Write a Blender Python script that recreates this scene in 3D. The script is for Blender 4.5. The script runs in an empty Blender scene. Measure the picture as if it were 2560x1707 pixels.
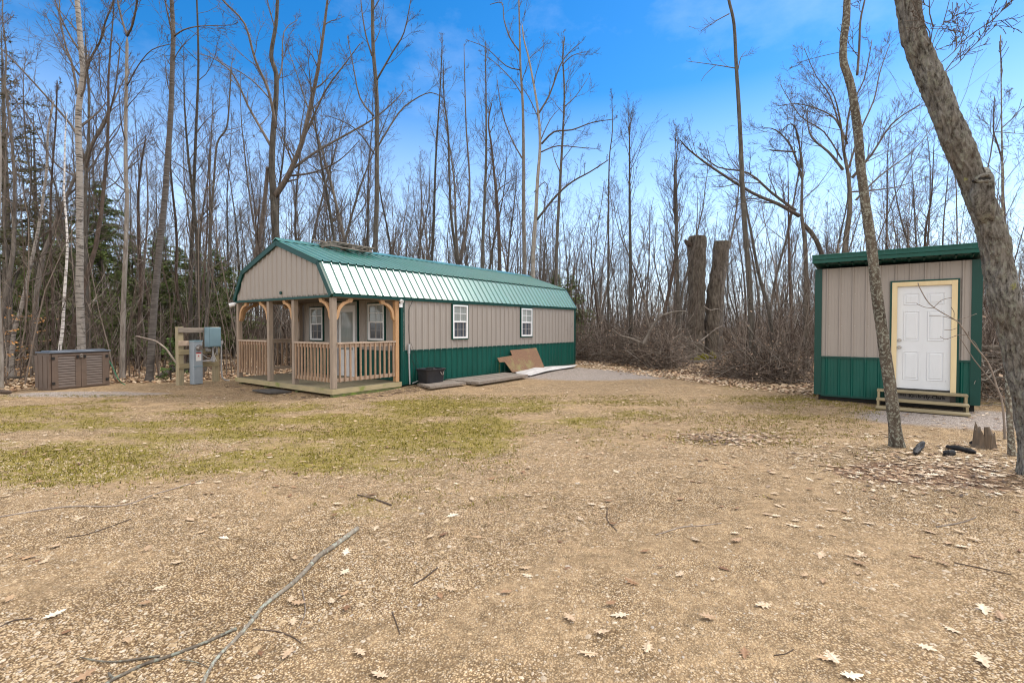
import bpy, math, random
import numpy as np
from mathutils import Vector, Matrix, noise
R = math.radians
S = bpy.context.scene
COL = S.collection
rnd = random.Random(7)

# ------------------------------------------------------------------ camera
F = 1230.0; PITCH = R(1.2); CZ = 1.6; CYP = 842.8
cp, sp = math.cos(PITCH), math.sin(PITCH)
cam = bpy.data.cameras.new('camera'); camo = bpy.data.objects.new('camera', cam); COL.objects.link(camo)
cam.sensor_width = 36; cam.lens = F/2560*36; cam.shift_y = (CYP-853.5)/2560; cam.clip_end = 2000; cam.clip_start = .05
camo.location = (0, 0, CZ); camo.rotation_euler = (math.pi/2-PITCH, 0, 0)
S.camera = camo

def ray(px, py):
    u = (px-1280)/F; v = (CYP-py)/F
    return Vector((u, cp+v*sp, v*cp-sp))
def at(px, py, Y):
    d = ray(px, py); return Vector((0, 0, CZ)) + d*(Y/d.y)

CAB = Vector((-4.05, 11.1, 0)); CL = Vector((.595, .804, 0)).normalized(); CW = Vector((-CL.y, CL.x, 0))
SHED = Vector((6.71, 10.85, 0)); SX = Vector((.782, -.624, 0)).normalized(); SY = Vector((-SX.y, SX.x, 0))

def sst(a, b, x):
    t = max(0, min(1, (x-a)/(b-a))); return t*t*(3-2*t)

POLY = None
def pdist(x, y):
    "signed distance to the clearing: + inside, - in the woods"
    P = POLY; n = len(P); ins = False; best = 1e9
    for i in range(n):
        ax, ay = P[i]; bx, by = P[(i+1) % n]
        dx, dy = bx-ax, by-ay
        t = max(0, min(1, ((x-ax)*dx+(y-ay)*dy)/(dx*dx+dy*dy)))
        q = (x-ax-dx*t)**2+(y-ay-dy*t)**2
        if q < best: best = q
        if (ay > y) != (by > y) and x < dx*(y-ay)/dy+ax: ins = not ins
    d = math.sqrt(best)
    return d if ins else -d
def gz(x, y):
    z = .012*noise.noise(Vector((x*.6, y*.6, 0)))
    # the ground rises a little along the cabin's long side
    dx, dy = x-CAB.x, y-CAB.y
    l = dx*CL.x+dy*CL.y; w = dx*CW.x+dy*CW.y
    z += .07*sst(1.2, 2.6, l)*sst(-1.6, -.3, w)
    if POLY:
        d = pdist(x, y)
        if d < 0:
            k = sst(0, 3, -d)
            z += k*(.10*noise.noise(Vector((x*.25, y*.25, 3)))+.03*noise.noise(Vector((x*1.3, y*1.3, 3))))
    return z
def G(px, py):
    d = ray(px, py); z = 0
    for _ in range(3):
        t = (CZ-z)/-d.z; p = Vector((0, 0, CZ))+d*t; z = gz(p.x, p.y)
    return Vector((p.x, p.y, z))

def cl(x, y):
    p = CAB+CL*x+CW*y; return (p.x, p.y)
g = lambda a, b: tuple(G(a, b)[:2])
POLY_ = [(-60, 2), (-20, 9.5), g(0, 982), g(104, 966), g(300, 958), g(450, 955), g(570, 946), cl(2, 5.2), cl(11.6, 5.2), cl(11.7, -.4),
         g(1560, 914), g(1650, 930), g(1750, 950), g(1900, 964), g(2040, 972), (9.2, 12.4), (10.6, 11.5), (11.5, 8.5), (16, 4), (60, -30), (-60, -30)]
POLY = POLY_

# ------------------------------------------------------------------ materials
class NT:
    def __init__(s, name):
        s.m = bpy.data.materials.new(name); s.m.use_nodes = True; s.t = s.m.node_tree; s.N = s.t.nodes; s.L = s.t.links
        s.b = s.N['Principled BSDF']
    def n(s, k, **kw):
        o = s.N.new(k)
        for a, v in kw.items(): setattr(o, a, v)
        return o
    def l(s, a, b): s.L.new(a, b)
    def co(s, sc=(1, 1, 1), kind='Object'):
        tc = s.n('ShaderNodeTexCoord'); mp = s.n('ShaderNodeMapping'); mp.inputs['Scale'].default_value = sc
        s.l(tc.outputs[kind], mp.inputs[0]); return mp.outputs[0]
    def noise(s, co, sc, det=4, rough=.6):
        o = s.n('ShaderNodeTexNoise'); o.inputs['Scale'].default_value = sc; o.inputs['Detail'].default_value = det
        o.inputs['Roughness'].default_value = rough; s.l(co, o.inputs['Vector']); return o.outputs['Fac']
    def ramp(s, fac, stops, interp='LINEAR'):
        o = s.n('ShaderNodeValToRGB'); r = o.color_ramp; r.interpolation = interp
        while len(r.elements) < len(stops): r.elements.new(.5)
        for e, (p, c) in zip(r.elements, stops):
            e.position = p; e.color = (c, c, c, 1) if isinstance(c, (int, float)) else (*c, 1)
        s.l(fac, o.inputs[0]); return o.outputs[0]
    def mix(s, fac, a, b, mode='MIX'):
        o = s.n('ShaderNodeMix', data_type='RGBA', blend_type=mode)
        for sock, v in ((o.inputs['Factor'], fac), (o.inputs['A'], a), (o.inputs['B'], b)):
            if hasattr(v, 'is_linked'): s.l(v, sock)
            elif isinstance(v, tuple): sock.default_value = (*v, 1)
            else: sock.default_value = v
        return o.outputs['Result']
    def math(s, op, a, b=0.0, clamp=False):
        o = s.n('ShaderNodeMath', operation=op, use_clamp=clamp)
        for i, v in enumerate((a, b)):
            if hasattr(v, 'is_linked'): s.l(v, o.inputs[i])
            else: o.inputs[i].default_value = v
        return o.outputs[0]
    def bump(s, h, strength=.5, dist=.01):
        o = s.n('ShaderNodeBump'); o.inputs['Strength'].default_value = strength; o.inputs['Distance'].default_value = dist
        s.l(h, o.inputs['Height']); s.l(o.outputs[0], s.b.inputs['Normal'])
    def out(s, col, rough=.6, metal=0, spec=None, coat=0):
        if hasattr(col, 'is_linked'): s.l(col, s.b.inputs['Base Color'])
        else: s.b.inputs['Base Color'].default_value = (*col, 1)
        if hasattr(rough, 'is_linked'): s.l(rough, s.b.inputs['Roughness'])
        else: s.b.inputs['Roughness'].default_value = rough
        s.b.inputs['Metallic'].default_value = metal
        if spec is not None: s.b.inputs['Specular IOR Level'].default_value = spec
        if coat: s.b.inputs['Coat Weight'].default_value = coat
        return s.m

def sr(r, g_, b):
    f = lambda c: (c/255/12.92 if c/255 <= .04045 else ((c/255+.055)/1.055)**2.4)
    return (f(r), f(g_), f(b))

def pm(name, c1, c2, scale=6, rough=.6, bump=.2, bdist=.004, stretch=(1, 1, 1), metal=0, spec=None, det=5, lo=.3, hi=.7, dirt=None, coat=0):
    t = NT(name); co = t.co(stretch); n1 = t.noise(co, scale, det)
    c = t.mix(t.ramp(n1, [(lo, 0.0), (hi, 1.0)]), c1, c2)
    if dirt:
        n2 = t.noise(t.co(), dirt[1], 5, .7); c = t.mix(t.ramp(n2, [(dirt[2], 0.0), (dirt[2]+.15, dirt[3])]), c, dirt[0])
    if bump: t.bump(n1, bump, bdist)
    return t.out(c, rough, metal, spec, coat)

def bark(name, dark, light, patch=None, pthr=.55, horiz=False, fine=14, pscale=9):
    t = NT(name); oi = t.n('ShaderNodeObjectInfo')
    co = t.co((1, 1, .22) if not horiz else (.5, .5, 3.2))
    n1 = t.noise(co, fine, 6, .7); n2 = t.noise(t.co(), 1.7, 3)
    c = t.mix(t.ramp(n1, [(.33, 0.0), (.66, 1.0)]), dark, light)
    c = t.mix(t.ramp(n2, [(.4, 0.0), (.65, .55)]), c, tuple(.6*a+.4*b for a, b in zip(dark, light)))
    if patch:
        n3 = t.noise(t.co(), pscale, 5, .7); c = t.mix(t.ramp(n3, [(pthr, 0.0), (pthr+.06, .85)]), c, patch)
    hs = t.n('ShaderNodeHueSaturation'); t.l(c, hs.inputs['Color'])
    t.l(t.math('ADD', t.math('MULTIPLY', oi.outputs['Random'], .5), .78), hs.inputs['Value'])
    t.bump(n1, .9, .02)
    return t.out(hs.outputs[0], .95, spec=.15)

M = {}
M['bark'] = bark('bark_grey', (.032, .028, .024), (.155, .14, .12))
M['bark_dark'] = bark('bark_dark', (.030, .026, .024), (.15, .135, .125), horiz=True, fine=8)
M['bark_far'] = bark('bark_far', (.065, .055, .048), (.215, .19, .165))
M['bark_pale'] = bark('bark_pale', (.12, .10, .085), (.34, .31, .275))
M['branch'] = bark('lichened_branch', (.085, .07, .055), (.27, .235, .19), (.30, .33, .28), .52, pscale=30)
M['bark_red'] = bark('bark_reddish', (.04, .03, .025), (.14, .105, .085))
M['bark_lichen'] = bark('bark_lichen', (.045, .035, .028), (.23, .195, .155), (.36, .37, .31), .51, pscale=30)
def bigbark():
    t = NT('bark_furrowed'); co = t.co((1, 1, .3)); n1 = t.noise(co, 26, 6, .75); n0 = t.noise(t.co(), 1.3, 3)
    c = t.mix(t.ramp(n1, [(.36, 0.0), (.60, 1.0)]), (.03, .027, .024), (.27, .26, .24))
    c = t.mix(t.ramp(n0, [(.45, 0.0), (.65, .4)]), c, (.12, .085, .055))
    n2 = t.noise(t.co((1, 1, .7)), 17, 6, .8); c = t.mix(t.ramp(n2, [(.52, 0.0), (.60, .75)]), c, (.27, .28, .23))
    n3 = t.noise(t.co(), 3.1, 5, .6); c = t.mix(t.ramp(n3, [(.67, 0.0), (.70, .8)]), c, (.30, .31, .11))
    t.bump(n1, 1, .03); return t.out(c, .95, spec=.12)
M['bark_big'] = bigbark()
M['bark_old'] = bark('bark_old', (.04, .033, .027), (.27, .235, .195), fine=12)
M['twig'] = bark('twig_bark', (.07, .058, .05), (.19, .16, .14))
M['twig_pale'] = bark('twig_pale', (.16, .13, .11), (.34, .29, .25))

def birch(name, base, hb):
    t = NT(name); co = t.co((.6, .6, 5)); n1 = t.noise(co, 4, 5, .7); n2 = t.noise(t.co((1, 1, 1.6)), 2.3, 4, .6)
    c = t.mix(t.ramp(n1, [(.40, 0.0), (.48, 1.0)]), (.05, .04, .035), base)
    c = t.mix(t.ramp(n2, [(.62, 0.0), (.68, .8)]), c, (.05, .042, .036))
    n3 = t.noise(t.co((2, 2, 9)), 9, 3); c = t.mix(t.ramp(n3, [(.4, .5), (.6, 0.0)]), c, hb)
    t.bump(n1, .4, .01); return t.out(c, .8, spec=.2)
M['birch'] = birch('birch_white', (.72, .69, .66), (.5, .47, .45))
M['birch_grey'] = birch('birch_grey', (.36, .33, .30), (.23, .21, .19))

def painted(name, col, rough, spec=.5, var=.10, coat=0):
    t = NT(name); n1 = t.noise(t.co((1, 1, .4)), 2.2, 5, .65); n2 = t.noise(t.co((1, 1, .12)), 30, 3)
    dk = tuple(c*(1-var) for c in col); lt = tuple(min(1, c*(1+var)) for c in col)
    c = t.mix(t.ramp(n1, [(.3, 0.0), (.7, 1.0)]), dk, lt)
    c = t.mix(t.ramp(n2, [(.6, 0.0), (.8, .25)]), c, tuple(.5*a+.12 for a in col))
    t.bump(n1, .12, .01)
    rr = t.math('ADD', t.math('MULTIPLY', n1, .15), rough-.07)
    return t.out(c, rr, 0, spec, coat)
M['siding'] = painted('siding_taupe', (.32, .288, .262), .5, .35, .04)
M['green'] = painted('green_steel', (.001, .075, .058), .42, .35, .12)
M['green_trim'] = painted('green_trim', (.001, .047, .038), .4, .35, .12)
M['roof'] = painted('green_roof_steel', (.04, .185, .16), .5, .5, .12, coat=.85)
_b = M['roof'].node_tree.nodes['Principled BSDF']; _b.inputs['Coat Roughness'].default_value = .16; _b.inputs['Coat IOR'].default_value = 1.85
M['white_vinyl'] = painted('white_vinyl', (.75, .76, .78), .35, .5, .04)
M['door_white'] = painted('door_white', (.66, .69, .73), .4, .4, .03)
M['cream'] = pm('cream_wood', (.72, .60, .37), (.66, .52, .30), 3, .6, .15, stretch=(3, 3, .4))
M['glass_up'] = pm('window_glass_curtained', (.20, .23, .23), (.34, .36, .35), 3, .08, 0, stretch=(1, 1, .2), spec=.8)
M['glass_low'] = pm('window_glass_screened', (.045, .055, .07), (.07, .08, .10), 4, .12, 0, spec=.7)
M['dark'] = pm('dark_void', (.012, .011, .01), (.02, .018, .016), 4, .9, .2)
def wood(name, a, b, st, dirt=None, rough=.75): return pm(name, a, b, 5, rough, .35, .004, st, det=7, lo=.32, hi=.68, dirt=dirt)
M['post'] = wood('post_wood', (.34, .27, .21), (.22, .175, .14), (6, 6, .5), ((.20, .17, .15), 3, .55, .6))
M['post_new'] = wood('post_wood_orange', (.50, .30, .15), (.36, .21, .11), (6, 6, .8))
M['rail'] = wood('rail_wood', (.48, .37, .29), (.34, .26, .2), (1.5, 1.5, 1.5), ((.25, .21, .18), 4, .6, .5))
M['baluster'] = wood('baluster_wood', (.38, .25, .16), (.26, .175, .12), (5, 5, .6), ((.20, .15, .11), 7, .5, .6))
M['deck'] = wood('deck_wood', (.33, .28, .18), (.22, .19, .13), (6, .5, 6), ((.13, .16, .05), 2.5, .55, .6))
M['rim'] = wood('rim_wood', (.42, .34, .20), (.27, .24, .14), (.6, .6, 6), ((.16, .20, .03), 2.1, .56, .8))
M['skid'] = wood('skid_wood', (.10, .11, .035), (.05, .06, .02), (1, 1, 4), ((.13, .2, .02), 3, .5, .8))
M['weathered'] = wood('weathered_wood', (.30, .255, .215), (.13, .11, .095), (.6, 6, 6), ((.12, .09, .07), 5, .55, .6))
M['treated'] = wood('treated_wood', (.33, .27, .16), (.21, .18, .11), (.5, 5, 5), ((.28, .2, .12), 5, .58, .6))
M['treated_v'] = wood('treated_wood_upright', (.37, .31, .2), (.24, .21, .14), (5, 5, .5))
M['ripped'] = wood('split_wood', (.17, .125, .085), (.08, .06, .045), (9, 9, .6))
M['char'] = pm('charred_wood', (.004, .004, .005), (.016, .016, .018), 18, .6, .8, .02, spec=.25)
M['osb'] = pm('strand_board', (.26, .14, .075), (.09, .05, .03), 34, .85, .4, .003, (1, 1, 2.2), dirt=((.22, .21, .08), 2.2, .52, .75))
M['sheet'] = pm('pale_sheet', (.56, .55, .55), (.38, .37, .37), 9, .6, .4, .01)
M['tubm'] = pm('black_tub_plastic', (.012, .013, .017), (.025, .026, .032), 5, .35, .1, .002)
M['mat_rubber'] = pm('grey_mat', (.085, .078, .072), (.05, .047, .044), 12, .9, .4, .003)
M['boxbrown'] = pm('resin_taupe', (.125, .088, .068), (.095, .067, .052), 4, .55, .15, .003)
M['boxslat'] = pm('resin_slat', (.112, .08, .064), (.085, .062, .05), 5, .5, .1, .002)
M['boxlid'] = pm('resin_lid', (.10, .125, .165), (.07, .088, .12), 4, .4, .15, .003)
M['black'] = pm('black_plastic', (.01, .01, .01), (.02, .02, .02), 8, .4, .1)
M['metalgrey'] = pm('grey_enamel', (.30, .35, .40), (.25, .295, .345), 3, .45, .08, .002)
M['metalblue'] = pm('blue_enamel', (.20, .31, .37), (.17, .27, .33), 3, .4, .08, .002)
M['pipe'] = pm('grey_pvc', (.42, .42, .43), (.33, .33, .34), 8, .5, .1)
M['steel'] = pm('brushed_steel', (.5, .48, .46), (.38, .36, .35), 20, .3, .1, metal=.9)
M['hose'] = pm('green_hose', (.02, .13, .06), (.03, .18, .08), 10, .4, .1)
M['label_w'] = pm('label_white', (.75, .73, .72), (.68, .66, .65), 20, .5, 0)
M['label_r'] = pm('label_red', (.5, .03, .03), (.4, .02, .02), 20, .5, 0)
M['card'] = pm('grey_carton', (.21, .19, .18), (.16, .145, .135), 6, .7, .15)
M['ink'] = pm('carton_ink', (.012, .012, .014), (.02, .02, .02), 6, .7, 0)
M['moss'] = pm('moss_bright', (.22, .20, .008), (.11, .10, .012), 22, .95, 1, .03)
M['mosscut'] = pm('cut_wood_top', (.20, .15, .10), (.11, .09, .06), 12, .9, .5)

def islandmat(name, stops, rough=.8, trans=0, spec=.3):
    t = NT(name); ge = t.n('ShaderNodeNewGeometry')
    c = t.ramp(ge.outputs['Random Per Island'], stops)
    n = t.noise(t.co(), 60, 3); c = t.mix(t.ramp(n, [(.35, 0.0), (.7, .4)]), c, (.12, .08, .05), 'MULTIPLY')
    return t.out(c, rough, spec=spec)
M['brushwood'] = islandmat('brushwood', [(0, (.05, .038, .032)), (.3, (.11, .085, .07)), (.6, (.18, .145, .12)), (.85, (.28, .235, .20)), (1, (.40, .35, .31))], .9, spec=.15)
M['leaf'] = islandmat('dry_oak_leaf', [(0, (.20, .10, .05)), (.2, (.36, .21, .115)), (.45, (.50, .34, .2)), (.7, (.62, .47, .31)), (1, (.74, .60, .44))], .6)
M['leaf_light'] = islandmat('pale_oak_leaf', [(0, (.28, .15, .08)), (.3, (.48, .32, .19)), (.7, (.64, .49, .33)), (1, (.76, .64, .48))], .6)
M['leaf_pale'] = islandmat('bleached_oak_leaf', [(0, (.34, .20, .11)), (.3, (.60, .44, .29)), (.7, (.76, .62, .45)), (1, (.84, .74, .59))], .6)
M['leaf_dark'] = islandmat('brown_leaf', [(0, (.09, .06, .045)), (.4, (.17, .115, .08)), (.75, (.27, .185, .13)), (1, (.42, .31, .22))], .7)
M['tuft'] = islandmat('moss_tuft', [(0, (.07, .065, .012)), (.35, (.16, .145, .02)), (.7, (.27, .235, .035)), (.9, (.38, .31, .10)), (1, (.5, .4, .2))], .9, spec=.1)
M['leaf_beech'] = islandmat('beech_leaf', [(0, (.55, .26, .08)), (.5, (.68, .36, .13)), (1, (.75, .48, .22))], .6)
M['needle'] = islandmat('conifer_needles', [(0, (.08, .12, .035)), (.4, (.14, .20, .055)), (.8, (.20, .26, .08)), (1, (.28, .31, .13))], .75)
M['needle_w'] = islandmat('pine_needles', [(0, (.06, .065, .03)), (.5, (.10, .105, .045)), (1, (.16, .15, .07))], .75)
M['needle_y'] = islandmat('spruce_needles', [(0, (.05, .10, .02)), (.5, (.08, .15, .03)), (1, (.13, .20, .05))], .75)
M['pebble'] = islandmat('pebbles', [(0, (.20, .13, .07)), (.2, (.34, .235, .13)), (.42, (.46, .335, .20)), (.62, (.54, .41, .26)), (.8, (.47, .385, .285)), (.93, (.66, .56, .43)), (1, (.40, .36, .32))], .8)

def ground_mat():
    t = NT('ground_cover'); at_ = t.n('ShaderNodeVertexColor', layer_name='zones')
    sep = t.n('ShaderNodeSeparateColor'); t.l(at_.outputs[0], sep.inputs[0])
    co = t.co((1, 1, 1))
    def vor(sc, feat='F1'):
        v = t.n('ShaderNodeTexVoronoi', feature=feat); v.inputs['Scale'].default_value = sc; t.l(co, v.inputs['Vector']); return v
    # domain warp so the cells are not regular
    nz = t.n('ShaderNodeTexNoise'); nz.inputs['Scale'].default_value = 30; t.l(co, nz.inputs['Vector'])
    warp = t.n('ShaderNodeMix', data_type='VECTOR'); warp.inputs['Factor'].default_value = .012
    t.l(co, warp.inputs['A']); t.l(nz.outputs['Color'], warp.inputs['B'])
    v1 = vor(88); v2 = vor(110); t.l(warp.outputs['Result'], v1.inputs['Vector'])
    sepc = t.n('ShaderNodeSeparateColor'); t.l(v1.outputs['Color'], sepc.inputs[0])
    stone = t.ramp(sepc.outputs[0], [(0, (.22, .15, .08)), (.2, (.35, .25, .14)), (.45, (.46, .34, .20)), (.7, (.54, .41, .255)), (.88, (.49, .40, .29)), (1, (.62, .51, .37))])
    stone = t.mix(t.ramp(v1.outputs['Distance'], [(.30, 0.0), (.58, .85)]), stone, (.08, .045, .022))
    big = t.noise(co, .55, 6, .62)
    soil = t.mix(sepc.outputs[1], (.23, .155, .085), (.42, .30, .18))
    n_b = t.noise(co, 2.6, 7, .7)
    trk = t.noise(t.co((.22, .9, 1)), .9, 5, .6)
    big = t.math('MAXIMUM', big, trk)
    f = t.math('MULTIPLY', t.ramp(big, [(.54, 0.0), (.68, 1.0)]), t.ramp(n_b, [(.38, .1), (.56, 1.0)]))
    soil2 = t.mix(sepc.outputs[1], (.22, .15, .085), (.38, .275, .165))
    grav = t.mix(f, stone, soil)
    grav = t.mix(t.math('MULTIPLY', at_.outputs[1], t.ramp(n_b, [(.36, .1), (.56, .72)])), grav, soil2)
    mot = t.ramp(t.noise(co, 11, 6, .8), [(.36, .78), (.60, 1.35)])
    mot2 = t.ramp(t.noise(co, 3.2, 5, .7), [(.36, .88), (.62, 1.18)])
    grav = t.mix(1.0, grav, mot, 'MULTIPLY'); grav = t.mix(1.0, grav, mot2, 'MULTIPLY')
    # grey stone area by the cabin's end and in front of the shed
    greyst = t.ramp(sepc.outputs[0], [(0, (.11, .09, .08)), (.4, (.25, .21, .185)), (.75, (.37, .32, .285)), (1, (.55, .5, .46))])
    nn = t.noise(co, 1.3, 5, .65)
    gf = t.ramp(t.math('ADD', sep.outputs[2], t.math('MULTIPLY', t.math('SUBTRACT', nn, .5), .9)), [(.4, 0.0), (.65, 1.0)])
    grav = t.mix(gf, grav, greyst)
    # moss
    mossn = t.math('ADD', t.math('MULTIPLY', t.noise(t.co((.7, 1.5, 1)), .62, 3, .5), .55), t.math('MULTIPLY', t.noise(t.co((.6, 1.3, 1)), 2.6, 8, .75), .45))
    mf = t.math('ADD', mossn, t.math('MULTIPLY', t.math('SUBTRACT', sep.outputs[1], .5), .36))
    mf = t.math('ADD', mf, t.math('MULTIPLY', t.math('SUBTRACT', t.noise(co, 9, 6, .8), .5), .42))
    mk = t.ramp(mf, [(.52, 0.0), (.63, .95)])
    mk = t.math('MULTIPLY', mk, t.ramp(t.noise(co, 24, 6, .85), [(.40, .15), (.56, 1.0)]))
    mossc = t.mix(t.ramp(t.noise(co, 4, 6, .8), [(.36, 0.0), (.62, 1.0)]), (.14, .13, .012), (.34, .29, .028))
    mossc = t.mix(t.ramp(t.noise(co, 40, 5, .85), [(.42, 0.0), (.62, .75)]), mossc, (.06, .05, .012))
    mossc = t.mix(t.ramp(t.noise(co, 55, 4, .8), [(.56, 0.0), (.66, .8)]), mossc, (.42, .32, .17))
    grav = t.mix(mk, grav, mossc)
    # leaf litter and soil in the woods
    v3 = vor(13); s3 = t.n('ShaderNodeSeparateColor'); t.l(v3.outputs['Color'], s3.inputs[0])
    lit = t.ramp(s3.outputs[0], [(0, (.09, .05, .03)), (.35, (.20, .115, .07)), (.7, (.33, .21, .135)), (1, (.48, .34, .23))])
    lit = t.mix(t.ramp(v3.outputs['Distance'], [(.3, 0.0), (.6, .7)]), lit, (.07, .045, .03))
    straw = t.mix(t.noise(co, 18, 5, .7), (.20, .14, .08), (.36, .27, .15))
    lit = t.mix(t.ramp(t.noise(co, .3, 4), [(.45, 0.0), (.6, .8)]), lit, straw)
    wn = t.math('MULTIPLY', t.math('SUBTRACT', t.noise(co, 1.8, 6, .7), .5), .8)
    wf = t.ramp(t.math('ADD', sep.outputs[0], wn), [(.45, 0.0), (.58, 1.0)])
    c = t.mix(wf, grav, lit)
    h = t.math('SUBTRACT', 1.0, v1.outputs['Distance'])
    h = t.math('ADD', h, t.math('MULTIPLY', n_b, 1.5))
    t.bump(h, .75, .012)
    return t.out(c, .95, spec=.12)
M['ground'] = ground_mat()

# ------------------------------------------------------------------ mesh helpers
class MB:
    def __init__(s): s.v = []; s.f = []
    def box(s, a, b, rot=None, org=None):
        x0, y0, z0 = a; x1, y1, z1 = b
        i = len(s.v)
        vs = [(x0, y0, z0), (x1, y0, z0), (x1, y1, z0), (x0, y1, z0), (x0, y0, z1), (x1, y0, z1), (x1, y1, z1), (x0, y1, z1)]
        if rot is not None:
            o = Vector(org) if org else Vector(((x0+x1)/2, (y0+y1)/2, (z0+z1)/2))
            vs = [tuple(rot @ (Vector(q)-o)+o) for q in vs]
        s.v += vs
        s.f += [tuple(i+k for k in q) for q in ((0, 3, 2, 1), (4, 5, 6, 7), (0, 1, 5, 4), (1, 2, 6, 5), (2, 3, 7, 6), (3, 0, 4, 7))]
        return s
    def bar(s, p, q, w, h, up=(0, 0, 1)):
        p, q = Vector(p), Vector(q); d = (q-p).normalized(); up = Vector(up)
        sd = d.cross(up).normalized(); u2 = sd.cross(d).normalized(); i = len(s.v)
        for e in (p, q):
            for a, b in ((-1, -1), (1, -1), (1, 1), (-1, 1)): s.v.append(tuple(e+sd*(a*w/2)+u2*(b*h/2)))
        s.f += [tuple(i+k for k in z) for z in ((0, 1, 2, 3), (7, 6, 5, 4), (0, 4, 5, 1), (1, 5, 6, 2), (2, 6, 7, 3), (3, 7, 4, 0))]
        return s
    def tube(s, pts, rad, n=6, cap=True, wob=0, rg=None):
        m = len(pts); i0 = len(s.v); nrm = None
        for k in range(m):
            p = pts[k]
            if k == 0: d = pts[1]-pts[0]
            elif k == m-1: d = pts[k]-pts[k-1]
            else: d = pts[k+1]-pts[k-1]
            d = d.normalized() if d.length > 1e-9 else Vector((0, 0, 1))
            if nrm is None:
                nrm = d.cross(Vector((0, 0, 1)) if abs(d.z) < .9 else Vector((1, 0, 0))).normalized()
            else:
                nrm = (nrm-d*nrm.dot(d))
                nrm = nrm.normalized() if nrm.length > 1e-6 else d.orthogonal().normalized()
            bn = d.cross(nrm); r = rad[k] if not isinstance(rad, (int, float)) else rad
            for j in range(n):
                a = 2*math.pi*j/n; rr = r
                if wob: rr = r*(1+wob*noise.noise(p*2.2+Vector((math.cos(a)*1.6, math.sin(a)*1.6, 0))))
                q = p+nrm*(math.cos(a)*rr)+bn*(math.sin(a)*rr); s.v.append((q.x, q.y, q.z))
        for k in range(m-1):
            for j in range(n):
                a = i0+k*n+j; b = i0+k*n+(j+1) % n; s.f.append((a, b, b+n, a+n))
        if cap:
            s.f.append(tuple(i0+j for j in range(n))[::-1]); s.f.append(tuple(i0+(m-1)*n+j for j in range(n)))
        return s
    def prism(s, poly, ax, t0, t1):
        "poly of 2-D points extruded; ax maps (a,b,t) to 3-D"
        i = len(s.v); n = len(poly)
        for t in (t0, t1):
            for a, b in poly: s.v.append(tuple(ax(a, b, t)))
        s.f.append(tuple(i+k for k in range(n))[::-1]); s.f.append(tuple(i+n+k for k in range(n)))
        for k in range(n):
            j = (k+1) % n; s.f.append((i+k, i+j, i+n+j, i+n+k))
        return s
    def strip(s, A, B):
        i = len(s.v); n = len(A); s.v += [tuple(a) for a in A]+[tuple(b) for b in B]
        for k in range(n-1): s.f.append((i+k, i+k+1, i+n+k+1, i+n+k))
        return s
    def cyl(s, p, q, r0, r1=None, n=16):
        return s.tube([Vector(p), Vector(q)], [r0, r0 if r1 is None else r1], n)
    def obj(s, name, mat, parent=None, smooth=False, bevel=0, org=None):
        me = bpy.data.meshes.new(name)
        if org is not None:
            ox, oy, oz = org; s.v = [(a-ox, b-oy, c-oz) for a, b, c in s.v]
        me.from_pydata(s.v, [], s.f); me.materials.append(M[mat] if isinstance(mat, str) else mat)
        if smooth: me.shade_smooth()
        o = bpy.data.objects.new(name, me); COL.objects.link(o)
        if parent is not None: o.parent = parent
        elif org is not None: o.location = org
        if bevel:
            b = o.modifiers.new('bevel', 'BEVEL'); b.width = bevel; b.segments = 2; b.limit_method = 'ANGLE'
        return o

def tag(o, label, cat, group=None, kind=None):
    if label: o['label'] = label
    if cat: o['category'] = cat
    if group: o['group'] = group
    if kind: o['kind'] = kind
    return o
def empty(name, loc, rz=0, label=None, cat=None, group=None):
    o = bpy.data.objects.new(name, None); o.empty_display_size = .3; COL.objects.link(o)
    o.location = loc; o.rotation_euler = (0, 0, rz); return tag(o, label, cat, group)
def npmesh(name, V, Fc, k, mat, smooth=False):
    me = bpy.data.meshes.new(name); n = len(V); m = len(Fc)
    me.vertices.add(n); me.vertices.foreach_set('co', V.astype(np.float32).ravel())
    me.loops.add(m*k); me.loops.foreach_set('vertex_index', Fc.astype(np.int32).ravel())
    me.polygons.add(m); me.polygons.foreach_set('loop_start', np.arange(0, m*k, k, dtype=np.int32))
    me.polygons.foreach_set('loop_total', np.full(m, k, dtype=np.int32))
    me.update(); me.validate(); me.materials.append(M[mat])
    if smooth: me.shade_smooth()
    o = bpy.data.objects.new(name, me); COL.objects.link(o); return o

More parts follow.
